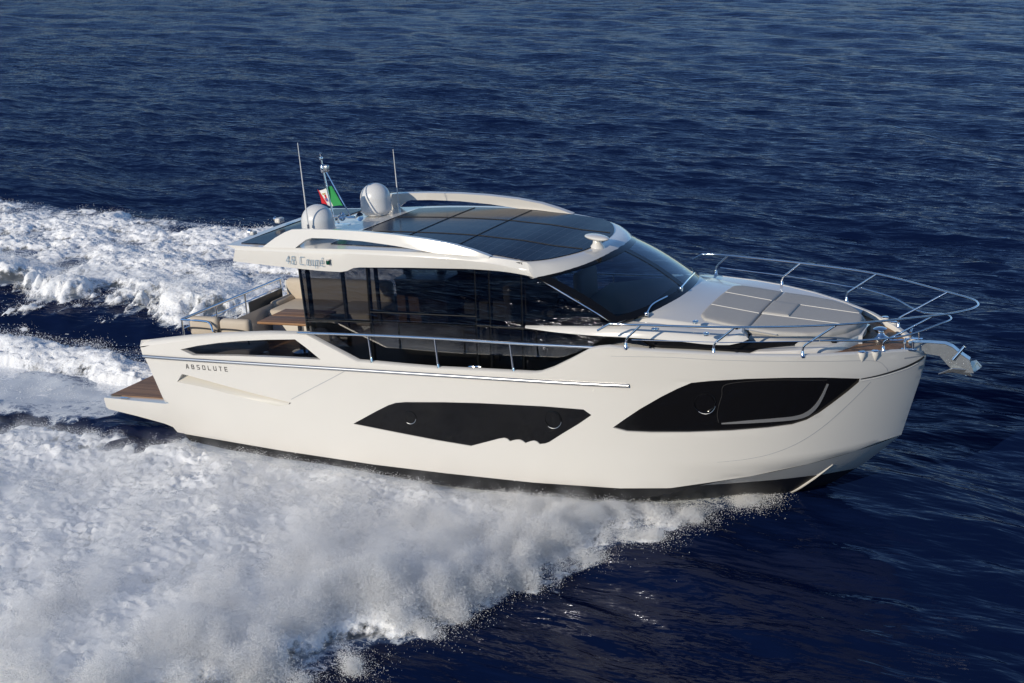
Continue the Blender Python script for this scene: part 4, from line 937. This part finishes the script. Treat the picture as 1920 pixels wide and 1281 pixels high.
# saloon furniture seen through the glass
seat("saloon_sofa", "cream sofa just inside the long dark side window", (5.4, -1.2, -0.08),
     [("seat_cushion", (5.45, -1.22, 0.18), (1.7, 0.55, 0.30), CUSH, 0.08), ("back_cushion", (5.45, -1.50, 0.36), (1.75, 0.16, 0.42), CUSH, 0.07)])
seat("saloon_sofa", "cream sofa on the far side of the saloon behind the glass", (5.3, 1.2, -0.08),
     [("seat_cushion", (5.3, 1.2, 0.15), (1.6, 0.6, 0.35), CUSH, 0.08), ("back_cushion", (5.3, 1.48, 0.42), (1.6, 0.16, 0.5), CUSH, 0.07)])
seat("galley", "dark wooden galley block at the aft end of the saloon", (3.6, 0.9, -0.08),
     [("cabinet", (3.75, 1.15, 0.3), (1.0, 0.7, 0.76), WALNUT, 0.01), ("worktop", (3.75, 1.15, 0.70), (1.04, 0.74, 0.04), SATIN, 0.008), ("refrigerator", (4.55, 1.35, 0.55), (0.45, 0.4, 1.3), WALNUT, 0.01)], cat="kitchen")
for yy, lab in ((-0.95, "cream helm seat with curved backrest nearest the dark window"), (-0.25, "cream helm seat in the middle of the cabin behind the wheel")):
    hs = seat("helm_seat", lab, (6.55, yy, -0.08), [("seat_cushion", (6.6, yy, 0.52), (0.5, 0.5, 0.14), CUSH, 0.05), ("back_cushion", (6.36, yy, 0.85), (0.13, 0.5, 0.62), CUSH, 0.05)], cat="seat")
    MB().lathe([(0.18, 0), (0.18, 0.02), (0.06, 0.05), (0.05, 0.55)], (0.05, 0, 0), (0, 0, 1), 16).build("pedestal", CHROME, hs)
db = thing("dashboard", "dark helm dashboard below the windscreen", "console", (7.9, -0.3, 0.4))
MB().prism([[-0.75, -1.30, 0.10], [-0.55, -1.30, 0.36], [0.15, -1.15, 0.42], [0.62, -0.8, 0.40], [0.62, -0.8, -0.3], [-0.75, -1.30, -0.3]], [0, 2.4, 0]).build("console", DARKIN, db)
MB().tube([np.array([-0.72 - 0.06 * math.sin(a), -0.55 + 0.19 * math.cos(a), 0.32 + 0.18 * math.sin(a)]) for a in np.linspace(0, 2 * math.pi, 28, endpoint=False)], 0.016, 8, closed=True).build("steering_wheel", RUBBER, db)
seat("companion_seat", "pale forward seat glimpsed through the front windscreen", (7.3, 0.7, -0.05), [("seat_cushion", (7.2, 0.75, 0.45), (0.55, 0.8, 0.18), CUSH, 0.05), ("back_cushion", (6.92, 0.75, 0.75), (0.15, 0.8, 0.5), CUSH, 0.06)], cat="seat")

# flag on the mast strut
fb_ = by((632, 370), 0.0); flag = thing("flag", "small green white and red ensign with a crest flying from the light mast", "flag", fb_)
tl, tr_, br2, bl = by((593, 357), 0.05), by((622, 350.5), 0.0), by((643, 387.5), 0.0), by((602, 383), 0.08)
def flp(u, v):                                         # u 0 hoist .. 1 fly
    a = tr_ * (1 - v) + br2 * v; b_ = tl * (1 - v) + bl * v; p = a * (1 - u) + b_ * u
    return p + np.array([0, 0.05 * math.sin(u * 7 + v * 2.0) * u ** 0.5, 0.015 * math.sin(u * 6 + 1)]) - fb_
def flagpatch(u0, u1, v0, v1, name, m, off=0.0, n=10, par=None):
    g = [[flp(u, v) + [0, -off, 0] for u in np.linspace(u0, u1, n)] for v in np.linspace(v0, v1, n)]
    b = MB().grid(g); b.grid([[p + [0, 0.004, 0] for p in r] for r in g]); return b.build(name, m, par or flag, smooth=60, weld=0)
flagpatch(0, 0.40, 0, 1, "green_band", GREENM); wb = flagpatch(0.40, 0.74, 0, 1, "white_band", WHITEM); flagpatch(0.74, 1, 0.0, 1, "red_band", REDM)
flagpatch(0.49, 0.565, 0.30, 0.50, "crest", REDM, 0.006, 4, wb); flagpatch(0.565, 0.64, 0.30, 0.50, "crest", WHITEM, 0.0065, 4, wb); flagpatch(0.49, 0.565, 0.50, 0.70, "crest", BLUEM, 0.006, 4, wb); flagpatch(0.565, 0.64, 0.50, 0.70, "crest", REDM, 0.006, 4, wb)
flagpatch(0.49, 0.64, 0.20, 0.28, "crest", GOLDM, 0.006, 4, wb)

# ------------------------------------------------------------------ the sea
def wave_set(n=110):
    r = np.random.default_rng(11); W = []
    for i in range(n):
        lam = 0.42 * (11.0 / 0.42) ** ((i + r.random()) / n); th = math.radians(252) + r.normal(0, 0.55)
        st = (0.017 if lam < 1.6 else 0.0085) + 0.004 * r.random(); k = 2 * math.pi / lam
        W.append((k * math.cos(th), k * math.sin(th), st / k * 1.15, r.random() * 2 * math.pi, lam))
    return W
WAVES = wave_set()
def waves(x, y, spacing):
    h = np.zeros(np.broadcast(x, y).shape, np.float32)
    for kx, ky, a, ph, lam in WAVES:
        f = np.clip((lam / spacing - 2.5) / 2.5, 0, 1)
        if np.max(f) <= 0: continue
        s = np.sin(kx * x + ky * y + ph); h += (a * f * (s - 0.25 * np.cos(2 * (kx * x + ky * y + ph)))).astype(np.float32)
    return h
class Field:                                       # periodic band-limited random field
    def __init__(s, seed, lo, hi, beta=1.0, n=1024, L=28.0, stretch=1.0):
        r = np.random.default_rng(seed); f = np.fft.fftfreq(n, L / n); fx, fy = np.meshgrid(f * stretch, f, indexing='ij'); k = np.hypot(fx, fy)
        A = np.where((k > 1 / hi) & (k < 1 / lo), k + 1e-9, np.inf) ** -beta
        g = np.fft.ifft2(np.fft.fft2(r.normal(size=(n, n))) * A).real; s.g = (g / g.std()).astype(np.float32); s.n = n; s.L = L
    def __call__(s, x, y):
        u = (np.asarray(x) / s.L * s.n) % s.n; v = (np.asarray(y) / s.L * s.n) % s.n; i = u.astype(int); j = v.astype(int); a = u - i; b = v - j
        i %= s.n; j %= s.n; i2 = (i + 1) % s.n; j2 = (j + 1) % s.n; g = s.g
        return g[i, j] * (1 - a) * (1 - b) + g[i2, j] * a * (1 - b) + g[i, j2] * (1 - a) * b + g[i2, j2] * a * b
F_big = Field(1, 1.2, 6.0, 1.0); F_mid = Field(2, 0.35, 2.0, 1.3); F_sml = Field(3, 0.10, 0.6, 1.3); F_fin = Field(4, 0.055, 0.2, 1.2); F_str = Field(5, 0.12, 3.0, 1.4, stretch=2.5)
def sst(a, b, x): t = np.clip((x - a) / (b - a), 0, 1); return t * t * (3 - 2 * t)
SO = [(0.2, 10.7), (-0.3, 10.6), (-1.0, 10.15), (-1.9, 9.6), (-2.8, 9.1), (-3.9, 8.65), (-4.8, 8.3), (-5.9, 7.85), (-7.2, 7.35), (-9, 6.5), (-11, 5.2), (-14, 3), (-20, -2)]
PO = [(-0.2, 10.75), (0.3, 10.6), (2.0, 8.0), (4, 6.0), (6, 4.4), (8, 2.6), (10, 0.2), (11.5, -3.0), (12.3, -7.0), (12.6, -13), (13.2, -30), (14, -60)]
def wl_y(x):                                       # half breadth of the hull near the water
    return np.interp(x, [-1.3, 0, 6, 8, 9, 10, 10.7], [1.95, 2.0, 2.0, 1.75, 1.35, 0.7, 0.05])
def foam_density(x, y):
    nb = F_big(x, y); nm = F_mid(x, y)
    ds = np.interp(-y, [-p[0] for p in SO], [p[1] for p in SO]) - x + 0.10 * nm + 0.10 * nb * np.clip(-y / 3, 0, 1)
    A = (0.45 * sst(-0.05, 0.25, ds) + 0.55 * sst(0.1, 1.5, ds)) * sst(0.0, 0.2, -y - 0.1)
    A = A * np.where(x < 0.5, sst(2.35, 3.1, -y + 0.25 * nm), 1.0)
    ylim = np.interp(x, [-25, -5, 3, 6, 8], [13.0, 10.7, 9.7, 10.0, 10.8]); A = A * (1 - sst(-0.9, 0.9, -y - ylim + 0.45 * nb + 0.25 * nm))
    B = sst(1.0, 1.6, -x) * sst(-2.3, -1.9, y + 0.1 * nm) * (1 - sst(0.9, 1.5, y + 0.2 * nm + 0.05 * np.minimum(x + 2, 0))) * (0.74 + 0.12 * nb + 0.35 * np.exp(-((y - 0.55 + 0.03 * x) / 0.5) ** 2))
    C = 0.36 * sst(1.0, 1.6, y) * (1 - sst(1.9, 3.1, y + 0.3 * nb)) * sst(0.5, 1.5, -x)
    dp = np.interp(y, [p[0] for p in PO], [p[1] for p in PO]) - x + 0.3 * nb + 0.15 * nm
    yin = np.interp(x, [-14, -9, -4, -1, 3], [3.6, 3.7, 3.6, 2.6, 1.9])
    D = sst(-0.2, 0.8, dp) * sst(-0.5, 1.5, y - yin + 0.55 * F_str(y, x)) * (0.78 + 0.15 * nb) * np.where(y > 10.5, 1 - 0.35 * sst(10.5, 12.0, y), 1) * (1 - sst(12.3, 13.6, y))
    return np.maximum.reduce([A * (0.93 + 0.07 * nb), B, C, D])
def foam_height(x, y, solid=True):
    nb = F_big(x, y); bil = np.abs(F_mid(x, y)); sm = np.abs(F_sml(x, y))
    ds = np.interp(-y, [-p[0] for p in SO], [p[1] for p in SO]) - x
    ay = np.clip(-y / 5.0, 0.10, 1.2)
    crest = ay * (0.42 * sst(0.0, 0.9, ds) * np.exp(-np.maximum(ds - 0.9, 0) / 4.0) + 0.12)
    starb = np.where(y < 0, crest * np.where(x > -2, 1, np.exp((x + 2) / 4)), 0)
    edge = sst(0.0, 0.8, -y - wl_y(x)); starb = starb * (0.15 + 0.85 * edge); full = starb
    stern = 0.28 * np.exp(-((y - 0.6 + 0.02 * x) / 0.75) ** 2) * sst(1.3, 3.5, -x) + 0.05
    yin = np.interp(x, [-14, -9, -4, -1, 3], [3.6, 3.7, 3.6, 2.6, 1.9])
    port = 0.30 * np.exp(-((y - yin - 1.2) / 0.9) ** 2) + 0.12 * sst(yin, yin + 1, y)
    starb = 0.30 * starb if solid else starb
    base = np.where(y < -1.6, starb, np.where(y < 1.9, stern, port))
    lump = (0.024 * F_mid(x, y) + 0.018 * F_sml(x, y) + 0.017 * F_fin(x, y) + 0.04 * nb) * np.where(y < 0, 0.35 + 0.65 * edge, 1) - 0.16 * np.where(y < 0, (1 - edge) * (x < 10), 0)
    return base, lump
def trough(x, y):
    return -0.22 * np.exp(-((y - 2.6) / 0.7) ** 2) * sst(0.0, 2.0, -x) - 0.12 * np.exp(-((y + 2.35) / 0.25) ** 2) * sst(0.8, 1.6, -x) - 0.10 * sst(1.0, 2.0, -x) * np.exp(-(y / 2.5) ** 4)
def axis(lo, hi, d, l_end, h_end, g1, mid_l, mid_h, g2=1.06):
    a = list(np.arange(lo, hi + d / 2, d)); st = d; v = a[-1]; R_ = []
    while v < h_end: st *= g1 if v < mid_h else g2; v += st; R_.append(v)
    st = d; v = a[0]; L_ = []
    while v > l_end: st *= g1 if v > mid_l else g2; v -= st; L_.append(v)
    return np.array(L_[::-1] + a + R_)
def mesh_np(name, co, quads, m, attrs=(), smooth=True):
    me = bpy.data.meshes.new(name); nv, nq = len(co), len(quads); kk = quads.shape[1]
    me.vertices.add(nv); me.vertices.foreach_set("co", co.astype(np.float32).ravel())
    me.loops.add(nq * kk); me.loops.foreach_set("vertex_index", quads.astype(np.int32).ravel())
    me.polygons.add(nq); me.polygons.foreach_set("loop_start", np.arange(0, nq * kk, kk, dtype=np.int32))
    me.polygons.foreach_set("use_smooth", np.full(nq, smooth)); me.update(calc_edges=True)
    for an, av in attrs: me.attributes.new(an, 'FLOAT', 'POINT').data.foreach_set("value", av.astype(np.float32).ravel())
    me.materials.append(m); o = bpy.data.objects.new(name, me); COL.objects.link(o); return o
def gridquads(nx, ny):
    i = np.arange((nx - 1) * (ny - 1)); a = i // (ny - 1) * ny + i % (ny - 1); return np.stack([a, a + ny, a + ny + 1, a + 1], 1)

def water_mat():
    m, n, l = mat("sea_water"); n.remove(n["Principled BSDF"])
    p = n.new("ShaderNodeBsdfDiffuse"); gl = n.new("ShaderNodeBsdfGlossy"); gl.inputs["Roughness"].default_value = 0.05; gl.inputs[0].default_value = (0.76, 0.81, 1.0, 1)
    fr = n.new("ShaderNodeFresnel"); fr.inputs[0].default_value = 1.333; fm = n.new("ShaderNodeMath"); fm.operation = 'MULTIPLY'; fm.inputs[1].default_value = 0.35; l.new(fr.outputs[0], fm.inputs[0])
    wx = n.new("ShaderNodeMixShader"); l.new(fm.outputs[0], wx.inputs[0]); l.new(p.outputs[0], wx.inputs[1]); l.new(gl.outputs[0], wx.inputs[2])
    tc = n.new("ShaderNodeTexCoord")
    def noise(sc_, rot, scale, det, rough=0.55):
        mp = n.new("ShaderNodeMapping"); mp.inputs["Rotation"].default_value = (0, 0, rot); mp.inputs["Scale"].default_value = sc_; l.new(tc.outputs["Object"], mp.inputs[0])
        t = n.new("ShaderNodeTexNoise"); t.inputs["Scale"].default_value = scale; t.inputs["Detail"].default_value = det; t.inputs["Roughness"].default_value = rough
        l.new(mp.outputs[0], t.inputs[0]); return t.outputs[0]
    a = noise((0.45, 1.5, 1), math.radians(17), 2.2, 2); b = noise((0.6, 1.5, 1), math.radians(10), 5.5, 2)
    wp = noise((1, 0.5, 1), 0.4, 0.045, 3); wr = n.new('ShaderNodeMapRange'); wr.inputs[1].default_value = 0.35; wr.inputs[2].default_value = 0.65; wr.inputs[3].default_value = 0.55; wr.inputs[4].default_value = 1.25; l.new(wp, wr.inputs[0])
    b1 = n.new("ShaderNodeBump"); b1.inputs["Strength"].default_value = 1.0; b1.inputs["Distance"].default_value = 0.06; dd_ = n.new("ShaderNodeMath"); dd_.operation = "MULTIPLY"; dd_.inputs[1].default_value = 0.072; l.new(wr.outputs[0], dd_.inputs[0]); l.new(dd_.outputs[0], b1.inputs["Distance"]); l.new(a, b1.inputs["Height"])
    b2 = n.new("ShaderNodeBump"); b2.inputs["Strength"].default_value = 1.0; de_ = n.new("ShaderNodeMath"); de_.operation = "MULTIPLY"; de_.inputs[1].default_value = 0.018; l.new(wr.outputs[0], de_.inputs[0]); l.new(de_.outputs[0], b2.inputs["Distance"]); b2.inputs["Distance"].default_value = 0.03; l.new(b, b2.inputs["Height"]); l.new(b1.outputs[0], b2.inputs["Normal"])
    [l.new(b2.outputs[0], q.inputs["Normal"]) for q in (p, gl, fr)]
    at = n.new("ShaderNodeAttribute"); at.attribute_name = "foam"
    aer = n.new("ShaderNodeMix"); aer.data_type = 'RGBA'; aer.inputs[6].default_value = (0.0028, 0.0078, 0.034, 1); aer.inputs[7].default_value = (0.10, 0.17, 0.32, 1)
    af = n.new("ShaderNodeMapRange"); af.inputs[1].default_value = 0.25; af.inputs[2].default_value = 0.8; l.new(at.outputs["Fac"], af.inputs[0]); l.new(af.outputs[0], aer.inputs[0]); l.new(aer.outputs[2], p.inputs[0])
    f1 = noise((1, 1.6, 1), 0.2, 3.5, 9, 0.68)
    vo = n.new("ShaderNodeTexVoronoi"); vo.feature = 'DISTANCE_TO_EDGE'; vo.inputs["Scale"].default_value = 5.5
    nz = n.new("ShaderNodeTexNoise"); nz.inputs["Scale"].default_value = 4; nz.inputs["Detail"].default_value = 4; l.new(tc.outputs["Object"], nz.inputs[0])
    va = n.new("ShaderNodeVectorMath"); va.operation = 'MULTIPLY_ADD'; va.inputs[1].default_value = (0.5, 0.5, 0); l.new(nz.outputs[1], va.inputs[0]); l.new(tc.outputs["Object"], va.inputs[2]); l.new(va.outputs[0], vo.inputs[0])
    lace = n.new("ShaderNodeMapRange"); lace.inputs[1].default_value = 0.0; lace.inputs[2].default_value = 0.16; lace.inputs[3].default_value = 0.16; lace.inputs[4].default_value = -0.08; l.new(vo.outputs["Distance"], lace.inputs[0])
    s1 = n.new("ShaderNodeMath"); s1.operation = 'ADD'; l.new(at.outputs["Fac"], s1.inputs[0]); l.new(f1, s1.inputs[1])
    s2 = n.new("ShaderNodeMath"); s2.operation = 'ADD'; l.new(s1.outputs[0], s2.inputs[0]); l.new(lace.outputs[0], s2.inputs[1])
    cr = n.new("ShaderNodeMapRange"); cr.inputs[1].default_value = 0.92; cr.inputs[2].default_value = 1.15; l.new(s2.outputs[0], cr.inputs[0])
    fo = n.new("ShaderNodeBsdfDiffuse"); fo.inputs[0].default_value = (0.62, 0.66, 0.70, 1)
    mx = n.new("ShaderNodeMixShader"); l.new(cr.outputs[0], mx.inputs[0]); l.new(wx.outputs[0], mx.inputs[1]); l.new(fo.outputs[0], mx.inputs[2])
    l.new(mx.outputs[0], n["Material Output"].inputs[0]); return m
WATER = water_mat()
ax = axis(-24, 20, 0.09, -2500, 2500, 1.007, -110, 60); ay = axis(-16, 24, 0.09, -2500, 4000, 1.006, -45, 150)
X, Y = np.meshgrid(ax, ay, indexing='ij'); spx = np.gradient(ax); spy = np.gradient(ay); SP = np.maximum(spx[:, None], spy[None, :])
Z = waves(X, Y, SP)
near = np.exp(-np.maximum(np.hypot(X - 4, Y) - 8, 0) / 6) 
FD = foam_density(X, Y)
Z = Z * (1 - 0.5 * np.clip(FD, 0, 1)) + trough(X, Y) - 0.10 * sst(0.45, 0.9, FD)
sea = mesh_np("sea", np.stack([X, Y, Z], -1).reshape(-1, 3), gridquads(*X.shape), WATER, [("foam", np.clip(FD, 0, 1))]); sea['kind'] = 'structure'
del X, Y, Z, FD

# ------------------------------------------------------------------ foam of the wake and the bow spray
def foam_mat():
    m, n, l = mat("white_foam"); p = n["Principled BSDF"]
    p.inputs["Base Color"].default_value = (0.93, 0.94, 0.95, 1); p.inputs["Roughness"].default_value = 0.8; p.inputs["Specular IOR Level"].default_value = 0.2
    p.inputs["Subsurface Weight"].default_value = 0.0; p.inputs["Subsurface Radius"].default_value = (0.9, 1.0, 1.2); p.inputs["Subsurface Scale"].default_value = 0.12
    tc = n.new("ShaderNodeTexCoord"); t = n.new("ShaderNodeTexNoise"); t.inputs["Scale"].default_value = 22; t.inputs["Detail"].default_value = 8; t.inputs["Roughness"].default_value = 0.75; l.new(tc.outputs["Object"], t.inputs[0])
    b = n.new("ShaderNodeBump"); b.inputs["Strength"].default_value = 0.5; b.inputs["Distance"].default_value = 0.05; l.new(t.outputs[0], b.inputs["Height"]); l.new(b.outputs[0], p.inputs["Normal"])
    at = n.new("ShaderNodeAttribute"); at.attribute_name = "cover"
    mp = n.new("ShaderNodeMapping"); mp.inputs["Scale"].default_value = (1.0, 0.6, 1.0); l.new(tc.outputs["Object"], mp.inputs[0])
    t2 = n.new("ShaderNodeTexNoise"); t2.inputs["Scale"].default_value = 7.5; t2.inputs["Detail"].default_value = 8; t2.inputs["Roughness"].default_value = 0.72; l.new(mp.outputs[0], t2.inputs[0])
    ma = n.new("ShaderNodeMath"); ma.operation = 'MULTIPLY_ADD'; ma.inputs[1].default_value = 1.5; l.new(t2.outputs[0], ma.inputs[0]); l.new(at.outputs["Fac"], ma.inputs[2])
    mr = n.new("ShaderNodeMapRange"); mr.inputs[1].default_value = 1.12; mr.inputs[2].default_value = 1.42; l.new(ma.outputs[0], mr.inputs[0])
    tr = n.new("ShaderNodeBsdfTransparent"); mx = n.new("ShaderNodeMixShader"); l.new(mr.outputs[0], mx.inputs[0]); l.new(tr.outputs[0], mx.inputs[1]); l.new(p.outputs[0], mx.inputs[2]); l.new(mx.outputs[0], n["Material Output"].inputs[0])
    return m
FOAM = foam_mat(); DROP, _dn, _dl = mat("white_drops"); _dd = _dn.new("ShaderNodeBsdfDiffuse"); _dt = _dn.new("ShaderNodeBsdfTranslucent"); _dm = _dn.new("ShaderNodeMixShader"); _dn.remove(_dn["Principled BSDF"])
_dd.inputs[0].default_value = (0.98, 0.985, 0.99, 1); _dt.inputs[0].default_value = (0.95, 0.96, 0.97, 1); _dm.inputs[0].default_value = 0.05
_dl.new(_dd.outputs[0], _dm.inputs[1]); _dl.new(_dt.outputs[0], _dm.inputs[2]); _dl.new(_dm.outputs[0], _dn["Material Output"].inputs[0])
def foam_sheet(name, x0, x1, y0_, y1, d, label, cat):
    gx = np.arange(x0, x1, d); gy = np.arange(y0_, y1, d); X, Y = np.meshgrid(gx, gy, indexing='ij')
    D = foam_density(X, Y); base, lump = foam_height(X, Y)
    brk = 0.22 * F_mid(X, Y) + 0.13 * F_sml(X, Y) + 0.07 * F_fin(X, Y)
    keep = D > 0.10
    keep &= ~((np.abs(Y) < wl_y(X) - 0.05) & (X > -1.15))
    e = np.clip((D - 0.2) / 0.55, 0, 1)
    Z = waves(X, Y, np.full_like(X, 0.09)) * 0.5 + trough(X, Y) + (base * e ** 1.5 + lump * (0.3 + 0.7 * e)) - 0.03 * (1 - e) - 0.02
    X = X + 0.02 * F_sml(Y, X) * e; Y2 = Y + 0.02 * F_sml(X, Y + 3) * e
    nx, ny = Z.shape; q = gridquads(nx, ny); kf = keep.ravel(); q = q[kf[q].all(1)]
    used = np.zeros(nx * ny, bool); used[q.ravel()] = True; mp_ = np.cumsum(used) - 1
    co = np.stack([X.ravel(), Y2.ravel(), Z.ravel()], 1)[used]
    cov = (D + 0.75 * brk * (1.25 - np.clip(D, 0, 1)) * 1.4).ravel()[used]
    o = mesh_np(name, co, mp_[q], FOAM, [("cover", cov)]); o['kind'] = 'stuff'; o['label'] = label; o['category'] = cat
    edge = (e.ravel()[used] < 0.7); return o, co, edge
s1_, coS, edS = foam_sheet("bow_spray", -8, 11.2, -13.5, 0.2, 0.032, "white spray and foam thrown out along the near side of the hull", "spray")
s2_, coW, edW = foam_sheet("stern_wake", -34, -0.9, -2.6, 2.6, 0.05, "churned white foam trailing straight behind the swim platform", "wake")
s3_, coP, edP = foam_sheet("side_wake", -30, 8.5, 1.9, 14.5, 0.045, "broad band of bright foam on the water beyond the stern", "wake")

# flying drops
def drops(name, P, r, label):
    n = len(P); O = np.array([[1, 1, 1], [-1, -1, 1], [-1, 1, -1], [1, -1, -1]], float) * 0.85; T = np.array([[0, 1, 2], [0, 3, 1], [0, 2, 3], [1, 3, 2]])
    Q = rng.normal(size=(n, 4)); Q /= np.linalg.norm(Q, axis=1)[:, None]; w, x, y, z = Q.T
    Rm = np.stack([1 - 2 * (y * y + z * z), 2 * (x * y - z * w), 2 * (x * z + y * w), 2 * (x * y + z * w), 1 - 2 * (x * x + z * z), 2 * (y * z - x * w), 2 * (x * z - y * w), 2 * (y * z + x * w), 1 - 2 * (x * x + y * y)], 1).reshape(n, 3, 3)
    co = (P[:, None, :] + np.einsum('nij,kj->nki', Rm, O) * r[:, None, None]).reshape(-1, 3); f = (T[None] + 4 * np.arange(n)[:, None, None]).reshape(-1, 3)
    o = mesh_np(name, co, f, DROP); o['kind'] = 'stuff'; o['label'] = label; o['category'] = "spray"; return o
def pick(co, w, n): return co[rng.choice(len(co), n, p=w / w.sum())]
dsS = np.interp(-coS[:, 1], [-p[0] for p in SO], [p[1] for p in SO]) - coS[:, 0]
def cov_w(co): d = foam_density(co[:, 0], co[:, 1]) + 0.22 * F_mid(co[:, 0], co[:, 1]) + 0.13 * F_sml(co[:, 0], co[:, 1]); return np.clip((d - 0.3) * 2.5, 0, 1) ** 2 + 1e-6
cvS = cov_w(coS); fullS, _ = foam_height(coS[:, 0], coS[:, 1], False)
clump = np.clip(0.55 + 0.45 * F_mid(coS[:, 0], coS[:, 1]) + 0.45 * F_str(coS[:, 1] + 0.4 * coS[:, 0], coS[:, 0]), 0.05, 2.5)
def cloud(w, n, hk, jit):
    w = w * cvS; i = rng.choice(len(coS), n, p=w / w.sum()); P = coS[i].copy()
    top = np.maximum(fullS[i] * 1.05 - P[:, 2], 0.05) * hk * (0.6 + 0.4 * np.minimum(clump[i], 1.5)); P[:, 2] += top * rng.random(n) ** 1.3 + rng.exponential(0.02, n) + 0.01
    P[:, :2] += rng.normal(0, jit, (n, 2)); return P
wf = (np.exp(-np.maximum(dsS - 0.3, 0) / 1.3) * np.clip(-coS[:, 1] / 2, 0.25, 1)) * clump
PA = np.r_[cloud(wf, 760000, 1.0, 0.05), cloud(np.exp(-np.maximum(dsS, 0) / 0.5) * clump, 60000, 1.1, 0.20), cloud(clump, 380000, 0.8, 0.04)]
PA = PA[~((np.abs(PA[:, 1]) < wl_y(PA[:, 0]) + 0.12) & (PA[:, 0] < 10.2))]
drops("spray_drops", PA, 0.0022 + 0.0034 * rng.random(len(PA)) ** 3, "fine white drops flying off the bow spray")
P3 = np.r_[pick(coP, (np.exp(-np.abs(coP[:, 1] - 4.2) / 1.5) + 0.2) * cov_w(coP), 190000), pick(coW, cov_w(coW), 70000)]
P3 = P3 + np.stack([rng.normal(0, 0.1, len(P3)), rng.normal(0, 0.1, len(P3)), rng.exponential(0.05, len(P3))], 1)
drops("wake_drops", P3, 0.0035 + 0.006 * rng.random(len(P3)) ** 2.5, "white drops over the foam behind the boat")

# soft mist hanging in the thrown spray: a closed body turned into a density grid
def mist_mat():
    m, n, l = mat("spray_mist"); n.remove(n["Principled BSDF"]); v = n.new("ShaderNodeVolumePrincipled")
    v.inputs["Color"].default_value = (0.995, 0.997, 1.0, 1); v.inputs["Anisotropy"].default_value = 0.2; v.inputs["Density Attribute"].default_value = ""
    vi = n.new("ShaderNodeVolumeInfo"); tc = n.new("ShaderNodeTexCoord")
    t = n.new("ShaderNodeTexNoise"); t.inputs["Scale"].default_value = 2.6; t.inputs["Detail"].default_value = 9; t.inputs["Roughness"].default_value = 0.72; l.new(tc.outputs["Object"], t.inputs[0])
    mr = n.new("ShaderNodeMapRange"); mr.inputs[1].default_value = 0.42; mr.inputs[2].default_value = 0.66; mr.inputs[3].default_value = 0.0; mr.inputs[4].default_value = MIST; l.new(t.outputs[0], mr.inputs[0])
    mu = n.new("ShaderNodeMath"); mu.operation = 'MULTIPLY'; l.new(mr.outputs[0], mu.inputs[0]); l.new(vi.outputs["Density"], mu.inputs[1]); l.new(mu.outputs[0], v.inputs["Density"])
    l.new(v.outputs[0], n["Material Output"].inputs["Volume"]); return m
MIST = 1.4
MISTM = mist_mat()
def mist_body(name, x0, x1, y0_, y1, d, thr, extra, label):
    gx = np.arange(x0, x1, d); gy = np.arange(y0_, y1, d); X, Y = np.meshgrid(gx, gy, indexing='ij')
    D = foam_density(X, Y); base, lump = foam_height(X, Y, False); ok = (D > thr) & ~((np.abs(Y) < wl_y(X) + 0.55) & (X > -1.2))
    top = base * 1.15 + extra * (0.5 + 0.5 * np.clip(np.abs(Y) / 4, 0, 1)) + 0.12 * F_mid(X, Y); nx, ny = X.shape
    q = gridquads(nx, ny); q = q[ok.ravel()[q].all(1)]
    bm = bmesh.new(); vt = {}
    def gv(i, k):
        if (i, k) not in vt: vt[(i, k)] = bm.verts.new((X.flat[i], Y.flat[i], max(0.12, top.flat[i]) if k else -0.25))
        return vt[(i, k)]
    cnt = {}
    for f in q:
        f = [int(i) for i in f]; bm.faces.new([gv(i, 1) for i in f]); bm.faces.new([gv(i, 0) for i in f[::-1]])
        for a, b in zip(f, f[1:] + f[:1]): cnt[(a, b)] = 1
    for a, b in cnt:
        if (b, a) not in cnt: bm.faces.new([gv(b, 1), gv(a, 1), gv(a, 0), gv(b, 0)])
    me = bpy.data.meshes.new(name); bm.to_mesh(me); bm.free(); me.materials.append(MISTM); o = bpy.data.objects.new(name, me); COL.objects.link(o)
    ng = bpy.data.node_groups.new(name, 'GeometryNodeTree'); ng.interface.new_socket("Geometry", in_out='INPUT', socket_type='NodeSocketGeometry'); ng.interface.new_socket("Geometry", in_out='OUTPUT', socket_type='NodeSocketGeometry')
    gi = ng.nodes.new("NodeGroupInput"); go = ng.nodes.new("NodeGroupOutput"); mv = ng.nodes.new("GeometryNodeMeshToVolume"); sm = ng.nodes.new("GeometryNodeSetMaterial")
    mv.resolution_mode = 'VOXEL_SIZE'; mv.inputs["Voxel Size"].default_value = 0.07; mv.inputs["Interior Band Width"].default_value = 0.30; mv.inputs["Density"].default_value = 1.0
    sm.inputs["Material"].default_value = MISTM
    ng.links.new(gi.outputs[0], mv.inputs["Mesh"]); ng.links.new(mv.outputs[0], sm.inputs[0]); ng.links.new(sm.outputs[0], go.inputs[0])
    md = o.modifiers.new("mist", 'NODES'); md.node_group = ng
    o['kind'] = 'stuff'; o['label'] = label; o['category'] = "spray"; return o
mist_body("spray_mist", -7, 11, -12.5, -0.1, 0.14, 0.45, 0.30, "soft white mist over the bow spray beside the hull")
mist_body("wake_mist", -16, 4, 2.6, 6.5, 0.16, 0.5, 0.18, "soft white mist over the crest of the far side wake")
sc.cycles.volume_bounces = 4; sc.cycles.volume_step_rate = 1.0; sc.cycles.volume_max_steps = 256
